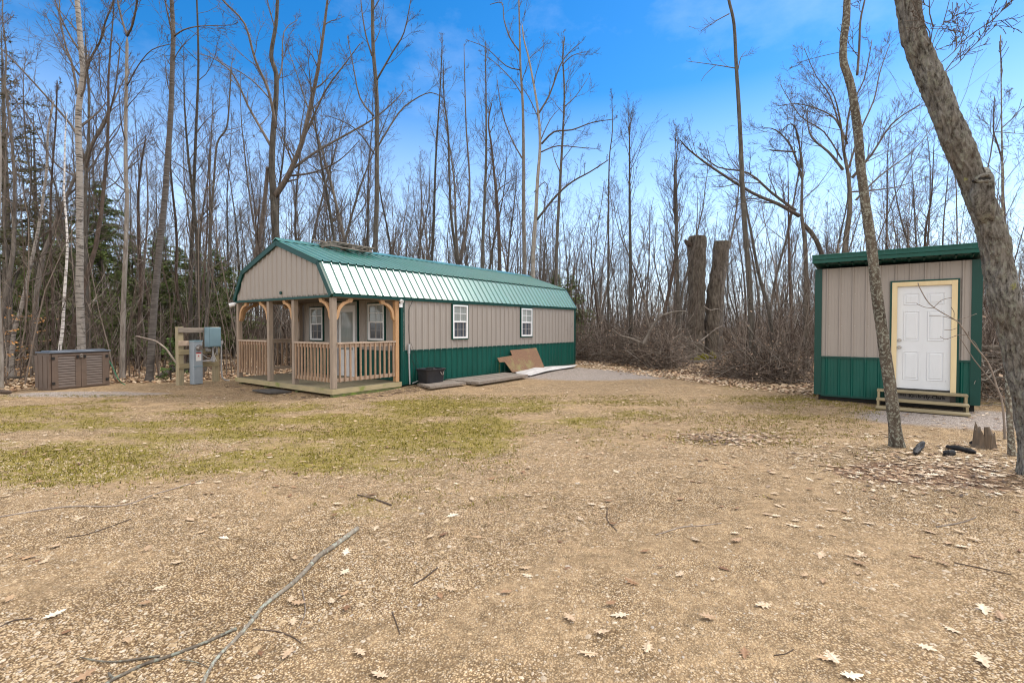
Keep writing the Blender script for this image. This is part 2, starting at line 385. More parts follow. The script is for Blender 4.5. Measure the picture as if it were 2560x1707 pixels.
# ------------------------------------------------------------------ ground
def soil(x, y):
    "bare, trodden brown swaths"
    u, v = x*.8+y*.6, -x*.6+y*.8
    n = noise.noise(Vector((u*.16, v*.55, 4)))+.45*noise.noise(Vector((u*.7, v*1.5, 8)))
    return sst(.02, .38, n)
def axis(a, b, st, far):
    x = list(np.arange(a, b+1e-6, st)); s = st; p = b
    while p < far: s *= 1.35; p += s; x.append(p)
    s = st; p = a
    while p > -far: s *= 1.35; p -= s; x.insert(0, p)
    return x
xs = axis(-24, 24, .3, 500); ys = axis(-2, 32, .3, 500)
V = []; C = []
litC = G(2420, 1185)
for y in ys:
    for x in xs:
        V.append((x, y, gz(x, y)))
        d = pdist(x, y); wo = .5-d*.9
        e = ((x-litC.x)/2.0)**2+((y-litC.y)/.75)**2
        wo = max(wo, .80-.55*e) if x > 3.6 else wo
        # moss
        nz_ = noise.noise(Vector((x*.35, y*.6, 11)))+.5*noise.noise(Vector((x*1.1, y*1.7, 5)))
        y0 = 5.1+.28*max(0, x+1.5)+.12*max(0, -x-4)
        mo = sst(-1.5, 1.3, y-y0+1.5*nz_)*(1-.40*sst(-1.0, 3.5, x))
        mo *= 1-.9*sst(10.6, 11.8, y+.5*nz_)*(1-sst(3, 5, x)); mo *= .72+.9*nz_ if nz_ < 0 else .8+.5*nz_
        mo *= 1-.7*sst(7, 9, math.hypot(x-8, y-8.5)*-1+10)
        # grey stone
        gr = 0
        pc = G(1480, 935); gr = max(gr, 1.1-(((x-pc.x)/4.2)**2+((y-pc.y)/2.6)**2))
        pc2 = (7.9, 8.6); gr = max(gr, 1.0-(((x-pc2[0])/2.6)**2+((y-pc2[1])/1.5)**2))
        pc3 = G(200, 985); gr = max(gr, .9-(((x-pc3.x)/3.0)**2+((y-pc3.y)/.8)**2))
        C.append((max(0, min(1, wo)), max(0, min(1, mo)), max(0, min(1, gr)), soil(x, y)))
nx = len(xs); Fc = []
for j in range(len(ys)-1):
    for i in range(nx-1): a = j*nx+i; Fc.append((a, a+1, a+nx+1, a+nx))
ground = npmesh('ground', np.array(V), np.array(Fc), 4, 'ground', True)
ca = ground.data.color_attributes.new('zones', 'FLOAT_COLOR', 'POINT')
ca.data.foreach_set('color', np.array(C, dtype=np.float32).ravel())
tag(ground, None, None, kind='structure')

# pebbles near the camera
rs = np.random.RandomState(3)
def scatter_pebbles():
    n = 120000
    y = 1.7+(rs.rand(n)**1.35)*5.3; x = (rs.rand(n)*2-1)*(y*1.10+.2)
    keep = np.array([noise.noise(Vector((a*.8, b*1.5, 9)))+.35*noise.noise(Vector((a*5, b*5, 2))) > -.12+.5*(q-.5) for a, b, q in zip(x, y, rs.rand(n))])
    keep &= np.array([q > .5*soil(a, b) for a, b, q in zip(x, y, rs.rand(n))])
    x, y = x[keep], y[keep]; n = len(x)
    sz = np.where(rs.rand(n) < .012, .010+.007*rs.rand(n), .0028+.0080*rs.rand(n)**3.0); sz *= 1+(y-1.7)*.06
    z = np.array([gz(a, b) for a, b in zip(x, y)])
    base = np.array([(1, 0, 0), (0, 1, 0), (-1, 0, 0), (0, -1, 0), (.15, .1, .62), (.6, .6, .35), (-.55, -.6, .38)])[:, :]
    octv = np.array([(1, 0, 0), (.3, .9, 0), (-.8, .6, 0), (-.9, -.5, 0), (.2, -1, 0), (.45, .1, .6), (-.3, .25, .66), (-.2, -.4, .55)])
    of = np.array([(0, 1, 5), (1, 6, 5), (1, 2, 6), (2, 3, 6), (3, 7, 6), (3, 4, 7), (4, 5, 7), (4, 0, 5), (5, 6, 7)])
    a = rs.rand(n)*6.283; ca_, sa = np.cos(a), np.sin(a)
    ex = sz*(.9+.7*rs.rand(n)); ey = sz*(.7+.4*rs.rand(n)); ez = sz*(.6+.5*rs.rand(n))
    vx = octv[None, :, 0]*ex[:, None]; vy = octv[None, :, 1]*ey[:, None]; vz = octv[None, :, 2]*ez[:, None]
    jit = 1+.25*(rs.rand(n, 8)-.5); vx = vx*jit; vy = vy*jit
    X = vx*ca_[:, None]-vy*sa[:, None]+x[:, None]; Y = vx*sa[:, None]+vy*ca_[:, None]+y[:, None]; Z = vz+z[:, None]-.001
    Vv = np.stack([X, Y, Z], -1).reshape(-1, 3)
    Ff = (of[None]+(np.arange(n)*8)[:, None, None]).reshape(-1, 3)
    return npmesh('gravel', Vv, Ff, 3, 'pebble')
tag(scatter_pebbles(), 'tan and brown pebbles strewn over the foreground clearing', 'gravel', kind='stuff')

# ------------------------------------------------------------------ leaves
LO = [(0, -.5), (.07, -.42), (.05, -.30), (.24, -.30), (.12, -.16), (.36, -.06), (.14, .04), (.33, .24), (.10, .22), (.12, .40), (0, .55)]
def leaves(name, spots, mat, label, smin=.07, smax=.12):
    "each leaf: two lobed halves folded along the midrib"
    mb = MB()
    for (x, y) in spots:
        s = rnd.uniform(smin, smax); a = rnd.uniform(0, 6.28); z = gz(x, y)+rnd.uniform(.004, .018)
        fold = rnd.uniform(-.1, .28); tx = rnd.uniform(-.12, .12); ty = rnd.uniform(-.15, .15); i = len(mb.v); n = len(LO)
        curl = rnd.uniform(-.1, .35)
        for sgn in (1, -1):
            for (u, v) in LO:
                h = abs(u)*fold+curl*v*v+tx*u*sgn+ty*v
                X = u*sgn*s; Y = v*s
                mb.v.append((x+X*math.cos(a)-Y*math.sin(a), y+X*math.sin(a)+Y*math.cos(a), z+max(-.012, h*s)))
        mb.f.append(tuple(i+k for k in range(n)))
        mb.f.append((i, ) + tuple(i+n+k for k in range(1, n-1))[::1][::-1][::-1] + (i+n-1, ) if False else tuple([i]+[i+n+k for k in range(1, n-1)]+[i+n-1])[::-1])
    return tag(mb.obj(name, mat), label, 'leaves', kind='stuff')
def gs(px, py, n, sx, sy):
    c = G(px, py); return [(rnd.gauss(c.x, sx), rnd.gauss(c.y, sy)) for _ in range(n)]
near = []
NL = [(1480, 1262), (1452, 1300), (2024, 1225), (2096, 1234), (1945, 1266), (1917, 1287), (2077, 1275), (2110, 1280), (2275, 1242), (2185, 1248), (2050, 1318), (1739, 1351), (1838, 1335), (1840, 1354), (1985, 1315), (2155, 1388), (2148, 1410), (2052, 1388), (2290, 1392), (2360, 1412), (2435, 1352), (1700, 1438), (1580, 1458), (1910, 1515), (1770, 1548), (1550, 1541), (1503, 1586), (1473, 1636), (2080, 1650), (2128, 1693), (2460, 1525), (2500, 1545), (2380, 1575), (2455, 1655), (2315, 1620), (1424, 1549),
      (865, 1382), (745, 1510), (733, 1555), (135, 1540), (140, 1368), (370, 1375), (560, 1345), (475, 1300), (720, 1640), (950, 1690), (330, 1210), (310, 1254), (210, 1696), (1320, 1240), (1130, 1290), (1180, 1250), (1320, 1440), (940, 1320), (1540, 1180), (1320, 1172), (1700, 1250)]
near = [tuple(G(*p)[:2]) for p in NL]
leaves('pale_leaves', near, 'leaf_pale', 'pale dry oak leaves lying singly on the gravel clearing', .075, .115)
sc = []
while len(sc) < 2100:
    y = 2.2+rnd.random()**.7*11; x = rnd.uniform(-1, 1)*(y*1.08)
    if pdist(x, y) > 0 and rnd.random() < .35+.65*sst(4, 8, y): sc.append((x, y))
leaves('scattered_leaves', sc, 'leaf', 'brown and tan oak leaves scattered over the moss and gravel', .035, .095)
cl_ = gs(1850, 1096, 330, .42, .26)+gs(1760, 1092, 40, .5, .1)+gs(2075, 1140, 40, .35, .12)+gs(2000, 1170, 10, .3, .2)
leaves('leaf_drift', cl_, 'leaf_light', 'drift of cream leaves in the middle of the clearing', .05, .09)
leaves('leaf_drift', gs(1820, 1096, 230, .38, .2), 'leaf_dark', 'dark brown leaves among the cream drift in the middle of the clearing', .05, .085)
cl_ = gs(2300, 1140, 120, .5, .24)+gs(2400, 1165, 220, .8, .34)+gs(2480, 1210, 240, .65, .38)+gs(2250, 1180, 60, .4, .2)+gs(2540, 1130, 120, .4, .3)+gs(2220, 1090, 60, .3, .15)
leaves('leaf_litter', cl_, 'leaf_pale', 'thick litter of pale oak leaves below the big leaning tree', .03, .095)
cl_ = [(p[0], p[1]) for p in [cl(rnd.uniform(.1, 4.3), rnd.uniform(-.75, -.03)-.1) for _ in range(420)]]
cl_ += [cl(rnd.uniform(-.7, 0), rnd.uniform(0, 4.6)) for _ in range(150)]+[cl(rnd.uniform(4.5, 11), rnd.gauss(-.6, .5)) for _ in range(160)]
leaves('drifted_leaves', cl_, 'leaf_dark', 'reddish brown leaves blown against the cabin base', .06, .10)
leaves('leaf_litter', gs(2400, 1180, 130, .85, .38)+gs(2300, 1150, 50, .5, .25), 'leaf_dark', 'brown leaves mixed into the litter below the big leaning tree', .03, .085)
def tufts(n):
    V = []; Fq = []
    while len(Fq) < n:
        y = 4.3+rnd.random()**.8*7.2; x = rnd.uniform(-1.1, .75)*y
        if pdist(x, y) < .1: continue
        nz_ = noise.noise(Vector((x*.35, y*.6, 11)))+.5*noise.noise(Vector((x*1.1, y*1.7, 5)))
        if y-(5.1+.28*max(0, x+1.5)+.12*max(0, -x-4))+1.3*nz_ < rnd.gauss(.2, .6) or rnd.random() > .38+1.3*nz_: continue
        z = gz(x, y)
        for k in range(rnd.randint(2, 6)):
            bx_, by_ = x+rnd.gauss(0, .025), y+rnd.gauss(0, .025); a = rnd.uniform(0, 6.28); h = rnd.uniform(.008, .032); l = rnd.uniform(.2, 1.3)*h; w_ = rnd.uniform(.003, .006); i = len(V)
            V += [(bx_-w_*math.sin(a), by_+w_*math.cos(a), z), (bx_+w_*math.sin(a), by_-w_*math.cos(a), z), (bx_+l*math.cos(a), by_+l*math.sin(a), z+h)]; Fq.append((i, i+1, i+2))
    return tag(npmesh('moss_tufts', np.array(V), np.array(Fq), 3, 'tuft'), 'short olive moss and thin grass in front of the cabin', 'grass', kind='stuff')
tufts(72000)
def litter(name, n, region, mat, label, smin=.05, smax=.1):
    P = []
    while len(P) < n:
        p = region()
        if p: P.append(p)
    P = np.array(P); n = len(P); z = np.array([gz(a, b) for a, b in P])
    s = smin+(smax-smin)*rs.rand(n); a = rs.rand(n)*6.283
    q = np.array([(-.55, 0), (0, -.42), (.55, 0.05), (0, .42)]); h = (rs.rand(n, 4))*.5*s[:, None]
    X = (q[None, :, 0]*np.cos(a)[:, None]-q[None, :, 1]*np.sin(a)[:, None])*s[:, None]+P[:, 0:1]
    Y = (q[None, :, 0]*np.sin(a)[:, None]+q[None, :, 1]*np.cos(a)[:, None])*s[:, None]+P[:, 1:2]
    V = np.stack([X, Y, z[:, None]+.005+h], -1).reshape(-1, 3)
    Fq = np.array([(0, 1, 2), (0, 2, 3)])[None]+(np.arange(n)*4)[:, None, None]
    return tag(npmesh(name, V, Fq.reshape(-1, 3), 3, mat), label, 'leaves', kind='stuff')
def reg_w():
    y = rnd.uniform(10.5, 34); x = rnd.uniform(-1.12, 1.12)*y; d = pdist(x, y)
    k = math.exp(-max(0, -d)/9)
    return (x, y) if d < rnd.gauss(0, .25) and rnd.random() < k else None
litter('woodland_leaf_litter', 42000, reg_w, 'leaf', 'carpet of fallen brown leaves under the trees of the woods', .07, .13)
def reg_e():
    t = rnd.random(); a = G(1440+620*t, 905+78*t**.8); return (a.x+rnd.gauss(0, .3), a.y+rnd.gauss(-.1, .45))
litter('edge_leaves', 2600, reg_e, 'leaf_light', 'pale leaves along the edge between clearing and brush', .06, .11)

# ------------------------------------------------------------------ cabin
cab = empty('cabin', CAB, math.atan2(CL.y, CL.x), 'long taupe metal-sided cabin with a green gambrel roof and a railed corner porch', 'cabin')
CABL, CABW, PX = 11.1, 4.6, 1.98
prof = [(-.06, 2.36), (.45, 3.12), (2.3, 3.76), (4.15, 3.12), (4.66, 2.36)]
def ztop(w):
    for (a, za), (b, zb) in zip(prof, prof[1:]):
        if a <= w <= b: return za+(zb-za)*(w-a)/(b-a)
    return 2.36
def ribs(L, pitch=.229, maj=.026, mino=.004, start=.05):
    pts = [(0, 0)]; u = start
    while u < L-.07:
        pts += [(u, 0), (u+.018, maj), (u+.036, maj), (u+.054, 0)]
        for k in (1, 2):
            m = u+.054+(pitch-.054)*k/3
            if m < L-.03: pts += [(m-.012, 0), (m-.004, mino), (m+.004, mino), (m+.012, 0)]
        u += pitch
    pts.append((L, 0)); return pts
def ribbed(mb, O, U, Vd, N, L, v0, v1, **k):
    O, U, Vd, N = Vector(O), Vector(U), Vector(Vd), Vector(N); A = []; B = []
    for u, h in ribs(L, **k):
        a = v0(u) if callable(v0) else v0; b = v1(u) if callable(v1) else v1
        A.append(O+U*u+Vd*a+N*h); B.append(O+U*u+Vd*b+N*h)
    mb.strip(A, B)
X_, Y_, Z_ = Vector((1, 0, 0)), Vector((0, 1, 0)), Vector((0, 0, 1))
WZ = .97
mb = MB()   # taupe long wall, far long wall, end wall
ribbed(mb, (PX, 0, 0), X_, Z_, -Y_, CABL-PX, WZ, 2.42)
ribbed(mb, (PX, CABW, 0), X_, Z_, Y_, CABL-PX, WZ, 2.42)
ribbed(mb, (CABL, 0, 0), Y_, Z_, X_, CABW, WZ, lambda u: ztop(u)-.03)
mb.box((PX+.06, .03, .2), (CABL-.03, CABW-.03, 2.4))
mb.obj('wall', 'siding', cab)
mb = MB(); ribbed(mb, (PX, 0, 0), Y_, Z_, -X_, CABW, .95, 2.42); mb.obj('porch_wall', 'siding', cab)
mb = MB()
ribbed(mb, (PX, -.001, 0), X_, Z_, -Y_, CABL-PX, .12, WZ)
ribbed(mb, (PX, CABW+.001, 0), X_, Z_, Y_, CABL-PX, .12, WZ)
ribbed(mb, (CABL+.001, 0, 0), Y_, Z_, X_, CABW, .12, WZ)
ribbed(mb, (PX-.001, 0, 0), Y_, Z_, -X_, CABW, .2, .95)
mb.obj('wainscot', 'green', cab)
mb = MB()
mb.box((PX+.1, -.024, WZ-.012), (CABL-.1, -.004, WZ+.022)); mb.box((PX-.03, .05, .94), (PX-.004, CABW-.05, .972))
mb.box((PX-.01, -.026, .12), (PX+.115, .0, 2.36)); mb.box((PX-.026, 0.0, .12), (PX-.01, .11, 2.36))
mb.box((CABL-.09, -.026, .12), (CABL+.026, .0, 2.4)); mb.box((CABL+.0, -.0, .12), (CABL+.028, .1, 2.4))
mb.box((PX, -.03, .09), (CABL+.01, -.004, .135))
mb.obj('corner_trim', 'green_trim', cab)
# gable over the porch
mb = MB(); ribbed(mb, (0, 0.02, 0), Y_, Z_, -X_, CABW-.04, 2.30, lambda u: ztop(u+.02)-.04); mb.obj('gable_panel', 'siding', cab)
mb = MB()
for (a, za), (b, zb) in zip(prof, prof[1:]):
    d = Vector((0, b-a, zb-za)).normalized(); up = Vector((0, -d.z, d.y))
    A = Vector((-.045, a, za))-up*.05; B = Vector((-.045, b, zb))-up*.05
    if (a, za) == prof[0]: A -= d*.03
    mb.bar(A-d*.0+up*.0, B, .05, .12, up=up)
    # toothed lower trim closure
    n = int((B-A).length/.1)
mb.box((-.035, .0, 2.27), (-.008, CABW, 2.325))
for (a, za), (b, zb) in zip(prof, prof[1:]):
    d = Vector((0, b-a, zb-za)).normalized(); up = Vector((0, -d.z, d.y))
    mb.bar(Vector((CABL+.045, a, za))-up*.05, Vector((CABL+.045, b, zb))-up*.05, .05, .12, up=up)
mb.box((-.02, -.052, 2.285), (CABL+.02, -.03, 2.35)); mb.box((-.02, CABW+.03, 2.285), (CABL+.02, CABW+.052, 2.35))
mb.obj('rake_trim', 'green_trim', cab)
# roof: four planes of ribbed steel with a solid core beneath
for nm, i, j in (('lower_roof', 0, 1), ('upper_roof', 1, 2), ('upper_roof', 2, 3), ('lower_roof', 3, 4)):
    a = Vector((-.07, *prof[i])); b = Vector((-.07, *prof[j])); d = (b-a); Ln = d.length; d.normalize(); N = Vector((0, -d.z, d.y))
    mb = MB()
    ext0 = -.06 if nm == 'upper_roof' and i == 1 else 0; ext1 = .06 if nm == 'upper_roof' and i == 2 else 0
    ribbed(mb, a+N*(.02 if nm == 'upper_roof' else .006), X_, d, N, CABL+.14, ext0, Ln+ext1, maj=.03)
    i0 = len(mb.v)
    mb.prism([(0, 0), (Ln, 0), (Ln, -.03), (0, -.03)], lambda p, q, t, a=a, d=d, N=N: a+d*p+N*(q-.002)+X_*t, .03, CABL+.11)
    ro = mb.obj(nm, 'roof', cab)
    if nm == 'upper_roof':
        k = MB(); e = a if i == 1 else b
        sg = -1 if i == 1 else 1
        k.box((-.06, e.y-.03 if sg < 0 else e.y-.01, e.z-.045), (CABL+.06, e.y+.01 if sg < 0 else e.y+.03, e.z-.0)); k.obj('knee_flashing', 'green_trim', ro)
mb = MB(); mb.prism([(-.14, -.035), (0, .035), (.14, -.035), (.14, -.02), (0, .052), (-.14, -.02)], lambda p, q, t: Vector((t, 2.3+p, 3.79+q)), -.08, CABL+.08); mb.obj('ridge_cap', 'roof', cab)
# porch ceiling, beams
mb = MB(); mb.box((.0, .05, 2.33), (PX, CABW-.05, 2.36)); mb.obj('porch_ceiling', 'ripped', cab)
mb = MB(); mb.box((.02, .02, 2.265), (.12, CABW-.02, 2.325)); mb.box((.12, .02, 2.265), (PX-.03, .12, 2.325)); mb.box((.12, CABW-.12, 2.265), (PX-.03, CABW-.02, 2.325)); mb.obj('porch_beam', 'post', cab)
# deck
mb = MB()
for k in range(14):
    x0 = .02+k*.14; mb.box((x0, .02, .15), (x0+.134, CABW-.02, .19))
mb.obj('deck_floor', 'deck', cab)
mb = MB(); mb.box((-.035, -.035, .07), (.0, CABW+.03, .185)); mb.box((.0, -.035, .07), (PX, -.0, .185)); mb.box((0, CABW, .07), (PX, CABW+.03, .185)); mb.obj('deck_rim', 'rim', cab)
mb = MB()
for y in (.02, 1.5, 3.0, 4.4): mb.box((.02, y, -.04), (CABL-.1, y+.12, .035))
mb.box((-.02, -.03, -.08), (PX-.02, .07, .067)); mb.obj('skid_beam', 'skid', cab)
mb = MB(); mb.box((PX, .06, .0), (CABL-.06, CABW-.06, .19)); mb.obj('floor_frame', 'dark', cab)
# posts
def post(x, y, m='post', w=.115):
    k = MB(); k.box((x-w/2, y-w/2, .19), (x+w/2, y+w/2, 2.263)); k.obj('post', m, cab, bevel=.006)
F0 = .055
for (x, y, m) in ((F0, .055, 'post'), (F0, 1.66, 'post'), (F0, 2.86, 'post'), (F0, CABW-.055, 'post'), (PX-.11, .055, 'post_new'), (PX-.11, CABW-.055, 'post')): post(x, y, m)
# knee braces
def brace(x, y, dx, dy, m='post_new'):
    poly = [(0, -.48), (.035, -.50), (.07, -.44)]
    for k in range(7):
        a = k/6*math.pi/2; poly.append((.43-.35*math.cos(a)*1.0, -.42+.33*math.sin(a)))
    poly += [(.44, -.05), (.47, -.02), (.44, 0), (.34, 0)]
    for k in range(6):
        a = (1-k/5)*math.pi/2*.9; poly.append((.36-.36*math.cos(a)*.96+.0, -.38+.33*math.sin(a)))
    k = MB(); D = Vector((dx, dy, 0)); s = Vector((-dy, dx, 0))
    o = Vector((x, y, 2.262))+D*.056
    k.prism(poly, lambda a, b, t: o+D*a+Z_*b+s*t, -.035, .035); k.obj('brace', m, cab)
brace(F0, .055, 0, 1); brace(F0, .055, 1, 0); brace(PX-.11, .055, -1, 0)
brace(F0, 1.66, 0, 1) ; brace(F0, 2.86, 0, 1); brace(F0, CABW-.055, 0, -1); brace(F0, CABW-.055, 1, 0); brace(PX-.11, CABW-.055, -1, 0)
# railings
def railing(p, q, off):
    p, q, off = Vector(p), Vector(q), Vector(off); d = (q-p); L = d.length; d.normalize(); root = MB()
    r0 = p+off*.0; root.bar(p+Z_*1.225, q+Z_*1.225, .12, .035)
    root.bar(p+Z_*1.165, q+Z_*1.165, .04, .085)
    ro = root.obj('railing', 'rail', cab)
    bb = MB(); bb.bar(p+Z_*.38, q+Z_*.38, .04, .085); bb.obj('bottom_rail', 'rail', ro)
    n = max(2, int(round(L/.138)))
    for i in range(n):
        c = p+d*(L*(i+.5)/n)+off*.038
        k = MB(); k.box((c.x-.018, c.y-.018, .335), (c.x+.018, c.y+.018, 1.2)); k.obj('baluster', 'baluster', ro)
railing((.04, .115, 0), (.04, 1.60, 0), (-1, 0, 0)); railing((.04, 2.92, 0), (.04, CABW-.115, 0), (-1, 0, 0))
railing((.115, .04, 0), (PX-.17, .04, 0), (0, -1, 0)); railing((.115, CABW-.04, 0), (PX-.17, CABW-.04, 0), (0, 1, 0))
# windows
def window(root, O, U, N, w, h):
    O, U, N = Vector(O), Vector(U), Vector(N)
    def B(mb, u0, u1, v0, v1, n0, n1):
        poly = [(u0, v0), (u1, v0), (u1, v1), (u0, v1)]; mb.prism(poly, lambda a, b, t: O+U*a+Z_*b+N*t, n0, n1)
    f = MB(); t = .048
    B(f, 0, t, 0, h, .0, .052); B(f, w-t, w, 0, h, 0, .052); B(f, t, w-t, h-t, h, 0, .052); B(f, t, w-t, 0, t*1.1, 0, .052); B(f, t, w-t, h*.5-.022, h*.5+.022, .0, .044)
    B(f, t, t+.02, t, h*.5-.022, .0, .036); B(f, w-t-.02, w-t, t, h*.5-.022, .0, .036)
    fo = f.obj('window', 'white_vinyl', root, bevel=.003)
    g1 = MB(); B(g1, t, w-t, h*.5+.022, h-t, .018, .026); g1.obj('upper_pane', 'glass_up', fo)
    g2 = MB(); B(g2, t+.02, w-t-.02, t*1.1, h*.5-.022, .012, .02); g2.obj('lower_pane', 'glass_low', fo)
    m = MB(); B(m, w/2-.008, w/2+.008, h*.5+.022, h-t, .0262, .031); B(m, t, w-t, h*.745-.008, h*.745+.008, .0265, .0315)
    m.obj('muntin', 'white_vinyl', fo)
    m = MB(); B(m, w/2-.005, w/2+.005, t*1.1, h*.5-.022, .0202, .0222); B(m, t+.02, w-t-.02, h*.27-.005, h*.27+.005, .0204, .0226); m.obj('screened_muntin', 'pipe', fo)
    r = MB(); e = .03
    B(r, -e, 0, -e, h+e, 0, .046); B(r, w, w+e, -e, h+e, 0, .046); B(r, 0, w, h, h+e, 0, .046); B(r, 0, w, -e, 0, 0, .046); r.obj('window_trim', 'green_trim', fo)
window(cab, (3.89, 0, 1.26), X_, -Y_, .64, .98)
window(cab, (7.30, 0, 1.27), X_, -Y_, .66, .97)
window(cab, (PX, 3.44, 1.2), Y_, -X_, .67, .98); window(cab, (PX, .61, 1.24), Y_, -X_, .68, .98)
# porch door
d = MB(); d.box((PX-.045, 1.84, .2), (PX-.004, 2.62, 2.2)); do = d.obj('door', 'white_vinyl', cab)
g1 = MB(); g1.box((PX-.052, 1.96, .95), (PX-.046, 2.50, 2.02)); g1.obj('door_pane', 'glass_up', do)
k = MB(); k.box((PX-.06, 1.76, .2), (PX-.004, 1.838, 2.3)); k.box((PX-.06, 2.622, .2), (PX-.004, 2.78, 2.3)); k.box((PX-.06, 1.838, 2.204), (PX-.004, 2.622, 2.3)); k.obj('door_frame', 'pipe', do)
k = MB(); k.box((PX-.05, 1.73, .2), (PX-.004, 1.758, 2.33)); k.box((PX-.05, 2.782, .2), (PX-.004, 2.81, 2.33)); k.box((PX-.05, 1.758, 2.302), (PX-.004, 2.782, 2.33)); k.obj('door_trim', 'green_trim', do)
k = MB(); k.cyl((PX-.045, 2.55, 1.1), (PX-.09, 2.55, 1.1), .03); k.obj('knob', 'steel', do, smooth=True)
# lights, plate, conduit
k = MB(); k.cyl((-.03, CABW+.02, 2.24), (-.13, CABW+.1, 2.2), .05, .062, 14); k.cyl((0, CABW-.03, 2.28), (-.04, CABW+.03, 2.24), .03); k.obj('flood_light', 'white_vinyl', cab, smooth=False)
k = MB(); k.cyl((PX-.02, -.03, 2.27), (PX-.02, -.09, 2.24), .045, .055, 14); k.box((PX-.07, -.045, 2.10), (PX+.03, -.027, 2.2)); k.obj('flood_light', 'white_vinyl', cab)
k = MB(); k.cyl((-.02, 2.15, 2.45), (-.05, 2.15, 2.45), .04); k.obj('number_plate', 'green_trim', cab)
k = MB(); k.tube([Vector((2.24, -.05, .1)), Vector((2.22, -.05, .55)), Vector((2.21, -.05, .93))], .02, 8); k.box((2.185, -.07, .9), (2.235, -.03, 1.15)); k.obj('conduit', 'pipe', cab, smooth=False)
k = MB(); k.tube([Vector((2.35, -.07, 2.32)), Vector((2.22, -.04, 2.05)), Vector((2.2, -.04, 1.7)), Vector((2.24, -.04, 1.2)), Vector((2.32, -.05, .7)), Vector((2.62, -.12, .2))], .006, 5)
k.tube([Vector((2.28, -.04, 1.2)), Vector((2.5, -.16, .45)), Vector((2.85, -.3, .12))], .004, 5); k.tube([Vector((2.36, -.03, .93)), Vector((2.38, -.06, .12))], .004, 5)
k.obj('cable', 'black', cab)
k = MB(); k.tube([Vector((5.95, -.03, .5)), Vector((5.92, -.1, .52)), Vector((5.95, -.12, .45)), Vector((5.95, -.12, .1))], .013, 7); k.obj('standpipe', 'skid', cab)
k = MB(); k.tube([Vector((2.3, -.08, .12)), Vector((2.5, -.1, .17)), Vector((2.8, -.1, .16)), Vector((3.0, -.06, .14))], .014, 6); k.obj('drain_pipe', 'pipe', cab)

def cw(x, y, z=0):
    p = CAB+CL*x+CW*y; return Vector((p.x, p.y, z))
CA = math.atan2(CL.y, CL.x)
# pallet on the ridge
pal = empty('wooden_pallet', cw(1.78, 2.12, 3.72), CA+R(4), 'weathered wooden pallet lying on the cabin roof beside the ridge', 'pallet')
tl = Matrix.Rotation(R(6), 3, 'X')
for x in (-.62, -.02, .58):
    k = MB(); k.box((x-.05, -.42, .02), (x+.05, .42, .11)); k.obj('runner', 'weathered', pal)
k = MB()
for i in range(6): y = -.46+i*.17; k.box((-.7, y, .112), (.7, y+.1, .135))
k.obj('top_slat', 'weathered', pal)
k = MB()
for y in (-.42, .0, .34): k.box((-.68, y, -.004), (.68, y+.09, .018))
k.obj('bottom_slat', 'weathered', pal)
k = MB(); k.bar((-.95, .1, .17), (.1, -.2, .155), .05, .03); k.bar((-.2, .3, .165), (.85, .1, .16), .07, .025); k.obj('loose_slat', 'weathered', pal)
# doormat slab
p = G(680, 981)
k = MB(); k.box((-.27, -.42, .0), (.27, .42, .045), Matrix.Rotation(R(4), 3, 'Y')); o = k.obj('step_slab', 'mat_rubber', None, bevel=.01); o.location = (p.x, p.y, p.z+.01); o.rotation_euler = (0, 0, CA)
tag(o, 'dark grey slab lying on the ground before the cabin porch opening', 'slab')
# tub
tb = empty('planter_tub', cw(2.72, -.34, gz(*cw(2.72, -.34)[:2])+.015), CA, 'black plastic tub with rope handle beside the cabin corner', 'tub')
k = MB()
def rr(w, d, z, n=4, r=.07):
    P = []
    for cx, cy, a0 in ((w-r, d-r, 0), (-w+r, d-r, 90), (-w+r, -d+r, 180), (w-r, -d+r, 270)):
        for i in range(n+1): a = R(a0+90*i/n); P.append((cx+r*math.cos(a), cy+r*math.sin(a), z))
    return P
rings = [rr(.29, .19, 0), rr(.305, .20, .1), rr(.33, .225, .37), rr(.35, .245, .38), rr(.355, .25, .41), rr(.345, .24, .415), rr(.325, .22, .405), rr(.30, .2, .30)]
n = len(rings[0])
for r_ in rings: k.v += r_
for a in range(len(rings)-1):
    for j in range(n): k.f.append((a*n+j, a*n+(j+1) % n, (a+1)*n+(j+1) % n, (a+1)*n+j))
k.f.append(tuple(range(n))[::-1]); k.f.append(tuple((len(rings)-1)*n+j for j in range(n)))
k.obj('tub_body', 'tubm', tb, smooth=False)
k = MB(); k.tube([Vector((.12, -.235, .33)), Vector((.15, -.26, .25)), Vector((.2, -.26, .25)), Vector((.22, -.24, .33))], .012, 6); k.obj('handle', 'weathered', tb)
k = MB(); k.box((-.12, -.05, .38), (.06, .1, .44), Matrix.Rotation(R(25), 3, 'Z')); k.obj('scrap', 'black', tb)
# boards on the ground
def quad_on_ground(name, pts, th, mat, label, cat, lift=.0, slabs=1):
    P = [G(*q) for q in pts]; z = max(p.z for p in P)+lift
    o0 = P[0]; mb = MB()
    if slabs == 1:
        mb.prism([(p.x-o0.x, p.y-o0.y) for p in P], lambda a, b, t: Vector((a, b, t)), 0, th)
    else:
        a, b, c, d_ = P   # a-b and d-c are the long edges
        for i in range(slabs):
            t0 = i/slabs+.02; t1 = (i+1)/slabs-.02; j = rnd.uniform(-.02, .02)
            q = [a.lerp(d_, t0), b.lerp(c, t0), b.lerp(c, t1), a.lerp(d_, t1)]
            e = (b-a).normalized()*j
            mb.prism([(p.x-o0.x+e.x, p.y-o0.y+e.y) for p in q], lambda a, b, t: Vector((a, b, t)), 0+rnd.uniform(0, .004), th+rnd.uniform(-.003, .003))
    o = mb.obj(name, mat, None); o.location = (o0.x, o0.y, z); return tag(o, label, cat)
